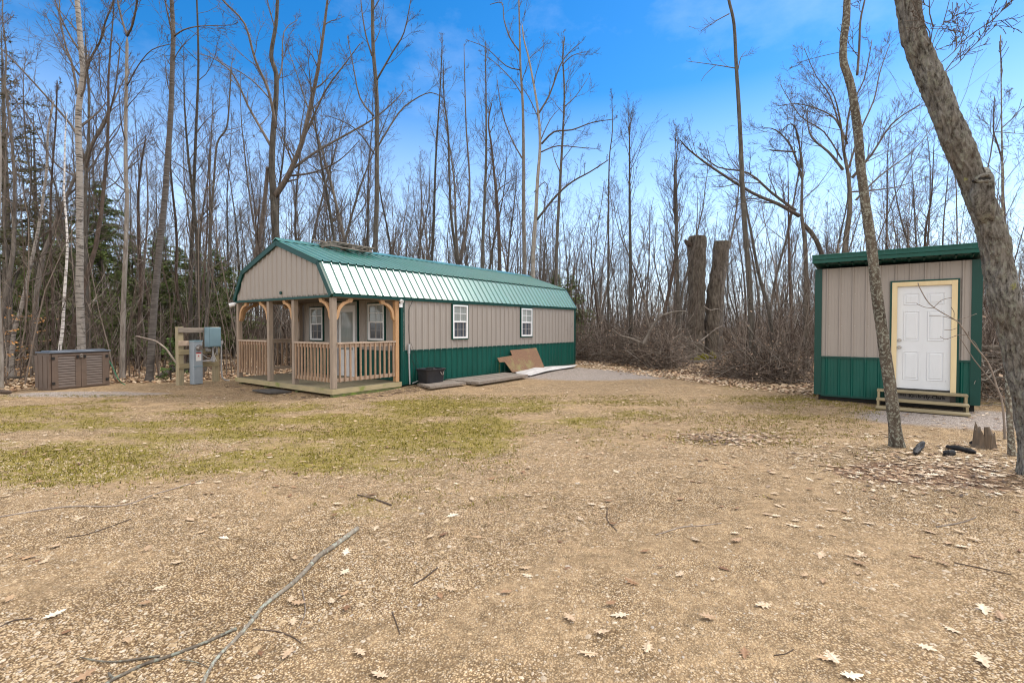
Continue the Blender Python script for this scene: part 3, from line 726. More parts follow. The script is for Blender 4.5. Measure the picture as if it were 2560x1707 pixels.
quad_on_ground('board_platform', [(1075, 978), (1165, 966), (1125, 955), (1043, 965)], .06, 'weathered', 'small weathered board platform on the ground by the black tub', 'platform', 0, 4)
quad_on_ground('plank_walk', [(1200, 967), (1322, 947), (1262, 936), (1112, 955)], .07, 'weathered', 'long weathered plank platform along the green cabin skirt', 'platform', 0.0, 4)
# white sheet
SHp = [(1288, 936), (1310, 929), (1340, 923), (1372, 920), (1400, 920), (1442, 918), (1436, 922), (1400, 926), (1365, 934), (1326, 943), (1300, 943)]
P = [G(*q) for q in SHp]; o0 = P[0].copy(); mb = MB(); cen = sum(P, Vector())/len(P)
mb.v = [(cen.x-o0.x, cen.y-o0.y, .07)]
for ring, hz in ((.5, .06), (1.0, .012)):
    for i, p in enumerate(P):
        q = cen.lerp(p, ring); mb.v.append((q.x-o0.x, q.y-o0.y, hz+rnd.uniform(0, .05)+q.z-o0.z))
n = len(P)
for i in range(n):
    j = (i+1) % n; mb.f.append((0, 1+i, 1+j)); mb.f.append((1+i, 1+n+i, 1+n+j, 1+j))
o = mb.obj('plastic_sheet', 'sheet', None); o.location = (o0.x, o0.y, o0.z+.02)
so = o.modifiers.new('solid', 'SOLIDIFY'); so.thickness = .01
tag(o, 'crumpled white plastic sheet lying along the cabin base', 'sheet')
# OSB board
mb = MB(); poly = [(-.28, .40), (-.32, .56), (.5, .60), (.5, .79), (2.08, .82), (2.12, .02), (.18, .02), (-.02, .40)]
tz = math.atan2(.36, .75)
mb.prism(poly, lambda a, b, t: Vector((a, -.42+b*math.sin(tz)+t*math.cos(tz), b*math.cos(tz)-t*math.sin(tz))), 0, .014)
q = cw(6.1, 0); o = mb.obj('strand_board', 'osb', None); o.location = (q.x, q.y, gz(*cw(7, -.4)[:2])+.045); o.rotation_euler = (0, 0, CA)
tag(o, 'notched brown mossy strand board leaning on the green cabin skirt', 'board')

# ------------------------------------------------------------------ small shed
sh = empty('shed', SHED, math.atan2(SX.y, SX.x), 'small taupe metal shed with green trim and a white six-panel door', 'shed')
SW, SD = 2.62, 2.4
SBZ, STZ, SG = .12, 2.86, .94
D0, D1, DZ0, DZ1 = 1.40, 2.22, .37, 2.41
fr = .085
mb = MB()
sdn = lambda y: STZ-.12*y
ribbed(mb, (0, 0, 0), X_, Z_, -Y_, D0-fr, SG, STZ, start=.17, pitch=.23)
ribbed(mb, (D0-fr, 0, 0), X_, Z_, -Y_, D1-D0+2*fr, DZ1+fr, STZ, start=.03)
ribbed(mb, (D1+fr, 0, 0), X_, Z_, -Y_, SW-D1-fr, SG, STZ, start=.05)
ribbed(mb, (0, 0, 0), Y_, Z_, -X_, SD, SG, lambda u: sdn(u)); ribbed(mb, (SW, 0, 0), Y_, Z_, X_, SD, SG, lambda u: sdn(u)); ribbed(mb, (0, SD, 0), X_, Z_, Y_, SW, SG, sdn(SD))
mb.box((.02, .06, .15), (SW-.02, SD-.02, 2.5))
mb.obj('wall', 'siding', sh)
mb = MB()
ribbed(mb, (0, 0, 0), X_, Z_, -Y_, D0-fr, SBZ, SG, start=.17, pitch=.23); ribbed(mb, (D1+fr, 0, 0), X_, Z_, -Y_, SW-D1-fr, SBZ, SG, start=.05)
ribbed(mb, (0, 0, 0), Y_, Z_, -X_, SD, SBZ, SG); ribbed(mb, (SW, 0, 0), Y_, Z_, X_, SD, SBZ, SG); ribbed(mb, (0, SD, 0), X_, Z_, Y_, SW, SBZ, SG)
mb.obj('wainscot', 'green', sh)
mb = MB()
mb.box((-.03, -.03, SBZ), (.10, -.002, STZ)); mb.box((-.03, -.002, SBZ), (-.002, .1, STZ)); mb.box((SW-.12, -.03, SBZ), (SW+.03, -.002, STZ)); mb.box((SW+.002, -.002, SBZ), (SW+.03, .1, STZ))
mb.box((.10, -.027, SG-.015), (D0-fr-.035, -.003, SG+.025)); mb.box((D1+fr+.035, -.027, SG-.015), (SW-.12, -.003, SG+.025))
mb.box((.10, -.024, SBZ-.03), (D0-.3, -.003, SBZ+.012)); mb.box((SW-.3, -.024, SBZ-.03), (SW-.12, -.003, SBZ+.012))
e = .032
mb.box((D0-fr-e, -.04, .3), (D0-fr, -.003, DZ1+fr+e)); mb.box((D1+fr, -.04, .3), (D1+fr+e, -.003, DZ1+fr+e)); mb.box((D0-fr, -.04, DZ1+fr), (D1+fr, -.003, DZ1+fr+e))
mb.obj('corner_trim', 'green_trim', sh)
mb = MB()
mb.box((D0-fr, -.055, .30), (D0, -.0, DZ1+fr)); mb.box((D1, -.055, .30), (D1+fr, 0, DZ1+fr)); mb.box((D0, -.055, DZ1), (D1, 0, DZ1+fr)); mb.obj('door_frame', 'cream', sh, bevel=.004)
mb = MB(); mb.box((D0, -.006, DZ0), (D1, .04, DZ1)); dr = mb.obj('door', 'door_white', sh)
mb = MB()
dw = D1-D0; pw = .25
for (z0, z1) in ((.17, .72), (.93, 1.50), (1.62, 1.84)):
    for cx in (D0+dw*.275, D0+dw*.725):
        x0, x1 = cx-pw/2, cx+pw/2; a0, a1 = DZ0+z0*1.03, DZ0+z1*1.03; y0 = -.006
        for q in range(2):
            s_ = q*.028; h = .009 if q == 0 else .006; t_ = .010 if q == 0 else .02
            # sloping moulding ring
        i = len(mb.v)
        R0 = [(x0, a0), (x1, a0), (x1, a1), (x0, a1)]
        def ring(ins, y): return [(x0+ins, y, a0+ins), (x1-ins, y, a0+ins), (x1-ins, y, a1-ins), (x0+ins, y, a1-ins)]
        rings = [ring(0, y0-.0015), ring(.008, y0-.011), ring(.02, y0-.003), ring(.03, y0-.003), ring(.048, y0-.012)]
        for r_ in rings: mb.v += r_
        for a in range(len(rings)-1):
            for j in range(4): mb.f.append((i+a*4+j, i+a*4+(j+1) % 4, i+(a+1)*4+(j+1) % 4, i+(a+1)*4+j))
        mb.f.append(tuple(i+(len(rings)-1)*4+j for j in range(4)))
mb.obj('door_panel', 'door_white', dr)
mb = MB(); mb.box((D0, -.05, DZ0-.035), (D1, .0, DZ0-.012)); mb.obj('sill', 'black', dr)
mb = MB(); mb.box((D0, -.075, DZ0-.075), (D1, -.0, DZ0-.036)); mb.obj('threshold', 'white_vinyl', dr)
for z, nm in ((1.33, 'deadbolt'), (1.19, 'knob')):
    mb = MB(); mb.cyl((D0+.045, -.008, z), (D0+.045, -.02, z), .033, .03); mb.cyl((D0+.045, -.02, z), (D0+.045, -.055, z), .014, .02)
    if nm == 'knob': mb.cyl((D0+.045, -.055, z), (D0+.045, -.085, z), .028, .022)
    mb.obj(nm, 'steel', dr)
# screws on the siding
mb = MB()
for z in (SG+.06, 1.62, 2.3):
    for i in range(6):
        x = .17+.065+.23*i
        if x < D0-fr-.05: mb.cyl((x, -.0, z), (x, -.012, z), .009, .007, 6)
    for x in (D1+fr+.06, D1+fr+.2): mb.cyl((x, -.0, z), (x, -.02, z), .009, .007, 6)
mb.obj('screw', 'steel', sh)
# roof
mb = MB(); sl = -.12
mb.prism([(-.30, 0), (SD+.15, (SD+.45)*sl), (SD+.15, (SD+.45)*sl-.13), (-.30, -.13)], lambda a, b, t: Vector((t, a, 3.09+b)), -.03, SW+.08)
ro = mb.obj('roof', 'green_trim', sh)
mb = MB(); mb.box((-.05, -.345, 2.955), (SW+.10, -.302, 3.11)); mb.box((-.05, -.355, 3.105), (SW+.10, -.30, 3.135)); mb.box((-.05, -.366, 3.03), (SW+.10, -.345, 3.046))
mb.box((-.05, -.30, 2.96), (-.034, .1, 3.09)); mb.box((SW+.085, -.30, 2.96), (SW+.10, .1, 3.09))
mb.obj('fascia', 'green', ro, bevel=.004)
mb = MB(); ribbed(mb, (-.03, -.3, 2.955), X_, Vector((0, 1, -.12)), -Z_, SW+.10, 0, .3, start=.2, maj=.025); mb.obj('soffit', 'green_trim', ro)
mb = MB(); ribbed(mb, (-.04, -.3, 3.092), X_, Vector((0, 1, -.12)), Z_, SW+.13, 0, SD+.45); mb.obj('roof_sheet', 'roof', ro)
mb = MB(); mb.box((.05, .05, 0), (SW-.05, SD-.05, .15)); mb.obj('skid', 'dark', sh)
# steps
def sw_(x, y, z=0): p = SHED+SX*x+SY*y; return Vector((p.x, p.y, z))
SA = math.atan2(SX.y, SX.x)
st = empty('wooden_steps', sw_(1.10, -.03, 0), SA, 'open wooden steps of three treads at the white shed door', 'steps')
for y, z in ((-.16, .30), (-.42, .145), (-.68, .015)):
    k = MB(); k.box((0, y-.13, z), (1.36, y+.13, z+.038)); k.obj('tread', 'treated', st, bevel=.005)
for x in (.01, 1.31):
    k = MB(); k.box((x, -.1, -.02), (x+.04, -.03, .299)); k.box((x, -.29, .184), (x+.04, -.1, .299)); k.box((x, -.56, -.02), (x+.04, -.29, .144)); k.box((x, -.29, -.02), (x+.04, -.1, .144)); k.obj('side_board', 'treated', st)
k = empty('printed_carton', sw_(1.30, -.10, .17), SA, 'grey printed carton lying under the top step of the shed', 'carton')
cb = MB(); cb.box((.0, 0, -.02), (.92, .07, .115)); cb.obj('carton_body', 'card', k, bevel=.004)
def text(s_, size, name, parent, loc, mat, bold=0):
    cu = bpy.data.curves.new(name, 'FONT'); cu.body = s_; cu.size = size; cu.offset = bold; cu.extrude = .0012
    to = bpy.data.objects.new(name, cu); COL.objects.link(to)
    me = bpy.data.meshes.new_from_object(to.evaluated_get(bpy.context.evaluated_depsgraph_get()))
    bpy.data.objects.remove(to); me.materials.clear(); me.materials.append(M[mat]); me.name = name
    o = bpy.data.objects.new(name, me); COL.objects.link(o); o.parent = parent; o.location = loc; o.rotation_euler = (math.pi/2, 0, 0); return o
text('Kimberly-Clark', .088, 'lettering', k, (.30, -.002, .035), 'ink', .0035)
cb = MB()
for i in range(3):
    z = .05+i*.016; cb.box((.16, -.003, z), (.26, -.0005, z+.007))
for i in range(4): cb.box((.165+i*.028, -.0045, .045), (.171+i*.028, -.0032, .093))
cb.obj('emblem', 'ink', k)

# ------------------------------------------------------------------ storage box
p0 = G(124, 977); bu = Vector((.37, .93, 0)).normalized(); BA = math.atan2(bu.y, bu.x)
bx = empty('storage_box', p0, BA, 'brown resin storage box with louvred doors and grey lid at the edge of the woods', 'storage box')
BW, BD, BH = 1.33, .52, .93
mb = MB(); mb.box((0, .02, 0), (BW, BD, BH)); mb.box((0, 0, 0), (.045, .02, BH)); mb.box((BW-.045, 0, 0), (BW, .02, BH)); mb.box((.045, 0, 0), (BW-.045, .02, .03)); mb.box((.045, 0, BH-.03), (BW-.045, .02, BH))
for i in range(3): mb.box((-.008, .08+i*.2, .05), (-.0, .22+i*.2, BH-.06))
mb.obj('body', 'boxbrown', bx, bevel=.008)
mb = MB(); mb.box((-.03, -.035, BH), (BW+.03, BD+.03, BH+.035)); mb.box((.05, .05, BH+.035), (BW-.05, BD-.05, BH+.06)); mb.obj('lid', 'boxlid', bx, bevel=.014)
for x0, x1, s_ in ((.048, BW/2-.003, 0), (BW/2+.003, BW-.048, 1)):
    mb = MB(); a0 = x0+(.13 if s_ == 0 else .12); a1 = x1-(.12 if s_ == 0 else .13)
    mb.box((x0, -.02, .035), (a0, .015, BH-.035)); mb.box((a1, -.02, .035), (x1, .015, BH-.035)); mb.box((a0, -.02, .035), (a1, .015, .07)); mb.box((a0, -.02, BH-.08), (a1, .015, BH-.035)); mb.box((a0, .0, .07), (a1, .012, BH-.08))
    dd = mb.obj('door', 'boxbrown', bx, bevel=.004)
    mb = MB(); nsl = 12; hh = (BH-.15)/nsl
    for i in range(nsl):
        z = .07+i*hh; mb.prism([(-.018, z+.004), (-.002, z+hh-.006), (.0, z+hh-.006), (.0, z+.004)], lambda a, b, t: Vector((t, a, b)), a0, a1)
    mb.obj('louvre', 'boxslat', dd)
    for z in (.14, BH-.16):
        hx = x0-.01 if s_ == 0 else x1-.055; mb = MB(); mb.box((hx, -.035, z), (hx+.065, -.021, z+.07)); mb.obj('hinge', 'black', dd)
    mb = MB(); hx = BW/2-.10 if s_ == 0 else BW/2+.06; mb.box((hx, -.045, BH-.145), (hx+.04, -.0215, BH-.065)); mb.obj('handle', 'black', dd)
mb = MB(); mb.box((BW/2-.03, -.055, BH-.13), (BW/2+.03, -.023, BH-.08)); mb.tube([Vector((BW/2-.015, -.04, BH-.08)), Vector((BW/2-.015, -.04, BH-.045)), Vector((BW/2+.015, -.04, BH-.045)), Vector((BW/2+.015, -.04, BH-.08))], .005, 6); mb.obj('padlock', 'steel', bx)
# hose
hp = [at(273, 905, 14.2), at(282, 918, 14.1), at(289, 935, 13.9), at(296, 948, 13.7), G(305, 958), G(313, 962), G(300, 955), G(296, 950)]
hp[0].z = .62; mb = MB()
hs = [Vector(q) for q in hp[:6]]; mb.tube(hs, .014, 8); k = mb.obj('garden_hose', 'hose', None, smooth=True, org=G(305, 958)); tag(k, 'green garden hose trailing onto the gravel from the storage box', 'hose')

# ------------------------------------------------------------------ utility board
p0 = G(447, 964); uu = Vector((.45, .89, 0)).normalized()
ub = empty('utility_board', p0, math.atan2(uu.y, uu.x), 'wooden utility board carrying an electric meter and grey panel boxes', 'utility board')
for x in (0, 1.0):
    mb = MB(); mb.box((x, 0, -.05), (x+.14, .14, 1.60)); mb.obj('post', 'treated_v', ub, bevel=.005)
for z, x0, x1, m in ((1.44, .0, 1.16, 'weathered'), (1.08, .0, .5, 'rail'), (.84, .0, 1.12, 'treated'), (.46, .0, 1.1, 'treated')):
    mb = MB(); mb.box((x0, -.042, z), (x1, -.002, z+.14)); mb.obj('crosspiece', m, ub, bevel=.004)
mb = MB(); mb.box((.26, -.25, .02), (.50, -.044, 1.22)); mp_ = mb.obj('meter_pedestal', 'metalgrey', ub, bevel=.008)
mb = MB(); mb.box((.255, -.258, .50), (.505, -.251, .52)); mb.box((.30, -.262, .44), (.315, -.2515, .47)); mb.box((.255, -.256, 1.19), (.505, -.044, 1.228)); mb.obj('cover_seam', 'metalblue', mp_)
mb = MB(); mb.cyl((.39, -.25, 1.02), (.39, -.29, 1.02), .085, .085, 20); mb.cyl((.39, -.29, 1.02), (.39, -.37, 1.02), .068, .058, 20); mb.obj('meter', 'steel', mp_, smooth=False)
mb = MB(); mb.box((.32, -.2555, .66), (.46, -.2512, .89)); lo = mb.obj('notice', 'label_w', mp_)
mb = MB(); mb.box((.32, -.2585, .865), (.46, -.2557, .893)); mb.box((.375, -.2585, .79), (.402, -.2557, .82)); mb.box((.36, -.2585, .775), (.415, -.2557, .785)); mb.obj('notice_heading', 'label_r', lo)
mb = MB(); mb.box((.68, -.25, 1.03), (1.03, -.044, 1.59)); pb = mb.obj('panel_box', 'metalblue', ub, bevel=.008)
mb = MB(); mb.box((.70, -.262, 1.05), (1.01, -.2505, 1.57)); mb.obj('panel_door', 'metalblue', pb, bevel=.006)
mb = MB(); mb.box((1.031, -.2, 1.24), (1.05, -.14, 1.34)); mb.obj('switch', 'black', pb)
mb = MB(); mb.tube([Vector((.86, -.14, 1.03)), Vector((.86, -.14, .66))], .028, 10); mb.box((.83, -.18, .60), (.90, -.10, .75)); mb.tube([Vector((.5, -.14, .64)), Vector((.84, -.14, .64))], .022, 10)
mb.box((.70, -.14, .90), (.80, -.05, .99)); mb.tube([Vector((.98, -.12, 1.03)), Vector((.99, -.11, .86)), Vector((1.02, -.08, .8))], .02, 8); mb.obj('conduit', 'pipe', ub)
mb = MB(); mb.tube([Vector((1.18, -.02, 1.15)), Vector((1.18, -.02, .3)), Vector((1.2, -.02, .12)), Vector((1.27, -.02, .04)), Vector((1.4, -.04, .0))], .022, 10); mb.box((1.14, -.06, 1.1), (1.21, .02, 1.2)); mb.obj('riser_pipe', 'pipe', ub)
mb = MB(); mb.box((.93, -.10, .86), (1.03, -.044, 1.0)); mb.obj('outlet_box', 'steel', ub)
mb = MB(); mb.tube([Vector((.52, -.1, .88)), Vector((.7, -.12, .73)), Vector((.82, -.12, .69))], .007, 5); mb.tube([Vector((.96, -.1, .86)), Vector((.92, -.12, .75)), Vector((1.0, -.1, .6))], .006, 5); mb.obj('cable', 'label_w', ub)

# ------------------------------------------------------------------ trees
def smooth_path(P, k=3):
    out = []; n = len(P)
    for i in range(n-1):
        p0, p1, p2, p3 = P[max(0, i-1)], P[i], P[i+1], P[min(n-1, i+2)]
        for j in range(k):
            t = j/k; out.append(.5*((2*p1)+(p2-p0)*t+(2*p0-5*p1+4*p2-p3)*t*t+(3*p1-p0-3*p2+p3)*t*t*t))
    out.append(P[-1]); return out
def rdir(rg, d, ang):
    o = d.orthogonal().normalized(); o = Matrix.Rotation(rg.uniform(0, 6.283), 3, d) @ o
    return (d*math.cos(ang)+o*math.sin(ang)).normalized()
def grow(mb, rg, p, d, L, r, lev, mx, up=.12, jit=.14, dens=1.0, rmin=.0035):
    n = 5 if lev == 1 else (4 if lev == 2 else 2)
    pts = [p.copy()]; q = p.copy(); dd = d.copy()
    for i in range(n):
        dd = (dd+Vector((rg.gauss(0, jit), rg.gauss(0, jit), rg.gauss(0, jit)+up))).normalized()
        q = q+dd*(L/n); pts.append(q.copy())
    rad = [max(rmin, r*(1-.8*i/n)) for i in range(n+1)]
    mb.tube(pts, rad, 4 if lev == 1 else 3, cap=False)
    if lev >= mx: return
    nc = int((rg.randint(5, 8) if lev == 1 else rg.randint(3, 5))*dens+.5)
    for k in range(nc):
        t = rg.uniform(.18, .98); i = min(n-1, int(t*n)); f = t*n-i
        b = pts[i].lerp(pts[i+1], f); dr = (pts[i+1]-pts[i]).normalized()
        grow(mb, rg, b, rdir(rg, dr, R(rg.uniform(25, 55))), L*rg.uniform(.28, .55)*(1.15-.5*t), max(rmin, r*.42*(1-.5*t)), lev+1, mx, up*.9, jit*1.1, dens, rmin)
def crown(mb, rg, path, rads, c0, nb, width, ang=(32, 55), mx=3, up=.12, dens=1.0, jit=.13):
    H = len(path)-1
    for k in range(nb):
        t = c0+(1-c0)*((k+rg.random())/nb); i = min(H-1, int(t*H)); f = t*H-i
        b = path[i].lerp(path[i+1], f); r = rads[i]*(1-f)+rads[i+1]*f
        dr = (path[i+1]-path[i]).normalized(); s = (t-c0)/(1-c0+1e-6)
        prof_ = (.45+.9*math.sin(math.pi*min(1, s*.85+.12)))*(1-.55*s)
        grow(mb, rg, b, rdir(rg, dr, R(rg.uniform(*ang))), width*prof_*rg.uniform(.65, 1.25), max(.006, r*rg.uniform(.28, .5)), 1, mx, up, jit, dens)

def bark_tube(mb, Q, rads, n, step, amp, furrow):
    "trunk with furrowed, lumpy bark in the mesh itself"
    D = [0]
    for i in range(1, len(Q)): D.append(D[-1]+(Q[i]-Q[i-1]).length)
    m = max(4, int(D[-1]/step)); P = []; W = []; j = 0
    for i in range(m+1):
        s_ = D[-1]*i/m
        while j < len(D)-2 and D[j+1] < s_: j += 1
        t = (s_-D[j])/max(1e-6, D[j+1]-D[j]); P.append(Q[j].lerp(Q[j+1], t)); W.append(rads[j]*(1-t)+rads[j+1]*t)
    i0 = len(mb.v); mb.tube(P, W, n, cap=False)
    for k in range(m+1):
        c = P[k]; hh = D[-1]*k/m
        for a in range(n):
            q = Vector(mb.v[i0+k*n+a])-c; A = 6.2832*a/n; R_ = W[k]; u = Vector((math.cos(A)*R_, math.sin(A)*R_, 0))
            f1 = 1-abs(noise.noise(Vector((u.x*furrow, u.y*furrow, hh*furrow*.16+3))))*2
            f2 = noise.noise(Vector((u.x*5, u.y*5, hh*2.2))); f3 = noise.noise(Vector((u.x*furrow*2.2, u.y*furrow*2.2, hh*furrow*.9)))
            r = q.length+amp*(f1-.6)+amp*1.6*f2+amp*.45*f3
            v = c+q.normalized()*r; mb.v[i0+k*n+a] = (v.x, v.y, v.z)
TREES = []
def traced(name, label, path, Y, wpx, bark_='bark', twig='twig', base=None, extend=0, limbs=(), nb=12, c0=.45, width=2.0, dens=1.0, seed=0, mx=3, group=None, sides=8, cat='tree', ang=(30, 55), wob=0, wtop=None, gy=True, lean=0, fine=None):
    "path: pixel points from the base up; wpx: pixel width at the base and at the top of the path"
    rg = random.Random(seed+len(label))
    P = [at(x, y, Y+lean*(i/len(path))) for i, (x, y) in enumerate(path)]
    b = P[0].copy(); b.z = gz(b.x, b.y)-.06
    if gy and P[0].z > b.z+.3: P.insert(0, b)
    else: P[0].z = b.z
    w0, w1 = wpx; um = (path[len(path)//2][0]-1280)/F; k0 = Y/F/2/math.sqrt(1+um*um)
    hs_ = [0]
    for i in range(1, len(P)): hs_.append(hs_[-1]+(P[i]-P[i-1]).length)
    if extend:
        d = (P[-1]-P[-2]).normalized(); e = (d+Vector((0, 0, .8))).normalized(); rT = w1*k0
        P.append(P[-1]+e*extend*.5); P.append(P[-1]+e*extend*.5); 
    Ls = [0]
    for i in range(1, len(P)): Ls.append(Ls[-1]+(P[i]-P[i-1]).length)
    tot = Ls[-1]; h1 = hs_[-1]
    Q = smooth_path(P, 4); LQ = [0]
    for i in range(1, len(Q)): LQ.append(LQ[-1]+(Q[i]-Q[i-1]).length)
    rads = []
    for l in LQ:
        if l <= h1: r = (w0+(w1-w0)*(l/h1))*k0
        else: r = w1*k0*max(.08, 1-(l-h1)/(tot-h1+1e-6)*.95)
        if l < .35 and P[0] == P[0]: r *= 1+.45*(1-l/.35)**2
        rads.append(max(.006, r))
    org = P[0].copy(); org.z += .06
    root = empty(name, org, 0, label, cat, group)
    mb = MB()
    if fine: bark_tube(mb, Q, rads, *fine)
    else: mb.tube(Q, rads, sides, wob=wob)
    mb.obj('trunk', bark_, root, smooth=True, org=org)
    cb = MB()
    for lm in limbs:
        lp, lw0, lw1 = lm[0], lm[1], lm[2]; dz = lm[3] if len(lm) > 3 else rg.uniform(-1.5, 1.5); sub = lm[4] if len(lm) > 4 else 8
        T = [at(x, y, Y+dz*(i/(len(lp)-1))) for i, (x, y) in enumerate(lp)]
        T = smooth_path(T, 3); n = len(T); rd = [max(.004, (lw0+(lw1-lw0)*i/(n-1))*k0) for i in range(n)]
        cb.tube(T, rd, 6, cap=True)
        if sub: crown(cb, rg, T, rd, .12, sub, width*.62, (25, 55), mx, .10, dens)
    if nb: crown(cb, rg, Q, rads, c0, nb, width, ang, mx, .12, dens)
    if cb.v: cb.obj('crown', twig, root, org=org, smooth=True)
    TREES.append(root); return root

T = traced
# --- left side
T('birch_tree', 'tall pale grey birch with dark bands rising behind the storage box', [(205, 920), (203, 832), (199, 725), (200, 633), (199, 571), (200, 449), (197, 367), (196, 286), (202, 229), (208, 184), (204, 135), (198, 61), (191, -30)], 14.6, (24, 14), 'birch_grey', seed=1, extend=4, nb=10, c0=.5, width=1.8, sides=10)
T('white_birch', 'thin bright white birch leaning behind the storage box', [(150, 900), (150, 869), (156, 826), (161, 740), (165, 680), (168, 627), (167, 572), (160, 480), (161, 449), (163, 339), (168, 280)], 14.2, (11, 3), 'birch', seed=2, nb=8, c0=.55, width=.9, mx=2)
T('maple_tree', 'forking bare maple close behind the grey banded birch', [(216, 905), (214, 760), (212, 600), (214, 490), (216, 410), (222, 340), (222, 230), (218, 180)], 16.5, (15, 6), 'bark', seed=3, nb=5, c0=.5, width=2.2, extend=2,
  limbs=[([(193, 235), (180, 160), (163, 110), (150, 40), (148, -40)], 8, 3, 1.5), ([(214, 190), (225, 150), (250, 105), (262, 60), (285, 0), (290, -40)], 8, 3, -1), ([(212, 400), (188, 330), (150, 280), (110, 235), (50, 170), (0, 120), (-30, 100)], 9, 3, 2, 9), ([(216, 420), (230, 365), (262, 310), (280, 260), (290, 210), (300, 120)], 9, 3, -1, 8), ([(218, 430), (240, 400), (270, 350), (300, 310)], 6, 2, 1, 6), ([(212, 470), (185, 440), (130, 400), (70, 290), (10, 215), (0, 195)], 7, 2, 2.5, 9)])
T('slim_tree', 'slim straight tree with a V fork near the frame top, right of the storage box', [(306, 945), (306, 900), (309, 755), (315, 602), (318, 480), (316, 530-60), (314, 367), (316, 204), (318, 90)], 14.9, (15, 8), 'bark_pale', seed=4, nb=10, c0=.5, width=1.8,
  limbs=[([(318, 90), (305, 50), (292, -10), (288, -60)], 7, 4, 1, 5), ([(318, 90), (332, 60), (345, -10), (350, -60)], 7, 4, -1, 5), ([(318, 215), (345, 165), (380, 125), (430, 110)], 4, 2, -1, 6)])
T('dark_leaning_tree', 'dark trunk leaning right, standing just left of the utility board', [(372, 935), (375, 924), (383, 801), (390, 710), (401, 602), (412, 495), (418, 408), (427, 286), (431, 163), (433, 82), (429, 0), (428, -40)], 14.4, (21, 11), 'bark_dark', seed=5, extend=4, nb=7, c0=.55, width=1.6, sides=10,
  limbs=[([(437, 90), (460, 75), (500, 66), (570, 64)], 5, 1.5, -1, 5), ([(424, 160), (410, 137)], 3, 1, 0, 0), ([(428, 30), (415, 10), (402, -20)], 3, 2, 0, 3)])
T('slim_tree', 'tall slim dark tree with a fork, above the grey panel box', [(476, 930), (476, 801), (477, 664), (484, 541), (484, 490), (490, 327), (496, 163), (492, 0), (488, -50)], 19, (13, 4), 'bark', seed=6, extend=2, nb=12, c0=.4, width=2.0)
T('slim_tree', 'slim tree kinked to the right between utility board and porch', [(512, 900), (517, 771), (522, 660), (526, 571), (535, 449), (543, 359), (567, 318), (574, 240), (578, 160)], 18, (11, 3), 'bark', seed=7, nb=12, c0=.35, width=1.6)
T('slim_tree', 'leaning mottled pale tree left of the storage box', [(28, 930), (30, 880), (36, 826), (53, 770), (67, 706), (84, 630), (98, 560), (110, 480), (118, 408), (120, 330), (135, 250)], 15.4, (14, 5), 'birch_grey', seed=8, nb=12, c0=.4, width=1.9)
T('edge_tree', 'thick trunk cut off by the left edge of the photo', [(2, 968), (2, 880), (-4, 760), (-6, 600), (0, 400), (-5, 250)], 12.6, (15, 9), 'bark_pale', seed=9, nb=9, c0=.45, width=2, extend=2)
T('slim_tree', 'dark reddish thin trunk between the leaning pale tree and white birch', [(132, 905), (133, 868), (132, 756), (128, 650), (126, 560), (128, 470), (134, 380), (140, 300), (143, 200)], 16, (9, 4), 'bark_red', seed=10, nb=10, c0=.45, width=1.5)
T('slim_tree', 'thin bent grey tree near the left edge, in front of the pines', [(20, 890), (20, 860), (25, 812), (20, 700), (14, 620), (11, 560), (13, 430), (20, 300)], 17, (9, 4), 'bark_far', seed=11, nb=10, c0=.4, width=1.8)
T('slim_tree', 'thin mossy trunk touching the right side of the grey birch', [(226, 900), (222, 820), (220, 720), (216, 620), (222, 520)], 18, (10, 6), 'bark', seed=12, nb=10, c0=.4, width=1.8, extend=2)
T('slim_tree', 'slender double-stemmed tree in the middle of the left woods', [(345, 915), (348, 800), (352, 700), (347, 600), (345, 500), (352, 420), (365, 340)], 19, (11, 4), 'bark_red', seed=13, nb=12, c0=.35, width=2, limbs=[([(352, 780), (362, 640), (370, 520), (366, 400)], 8, 3, .8, 8)])
# --- behind cabin
T('big_maple', 'large bare maple with two wide forks above the cabin gable', [(690, 900), (690, 640), (686, 530), (680, 429), (682, 347), (690, 245), (690, 184), (678, 139), (690, 61), (694, 0), (698, -60)], 19.5, (26, 7), 'bark', seed=14, nb=4, c0=.6, width=2.0, extend=2, sides=10,
  limbs=[([(688, 490), (720, 440), (755, 355), (784, 228), (800, 143), (816, 24), (822, -30)], 17, 4, -2, 14),
         ([(746, 375), (780, 300), (815, 225), (860, 163), (900, 110)], 7, 2, -1, 10), ([(735, 420), (790, 380), (860, 340), (930, 300), (985, 255), (1010, 225)], 8, 2, 1.5, 12),
         ([(725, 440), (790, 430), (850, 400), (900, 350)], 6, 1.5, -2, 10),
         ([(678, 367), (650, 318), (620, 265), (584, 188), (540, 150), (500, 135)], 8, 2, 2, 12), ([(690, 320), (672, 230), (638, 150), (612, 61), (563, 8), (530, -30)], 8, 3, -2, 12),
         ([(672, 245), (640, 210), (600, 180), (560, 160), (510, 120)], 4, 1.5, 1, 7), ([(690, 215), (705, 165), (710, 80), (745, 50)], 5, 1.5, 1, 7), ([(668, 420), (668, 440), (655, 560), (640, 640), (638, 700)], 10, 12, .6, 0)])
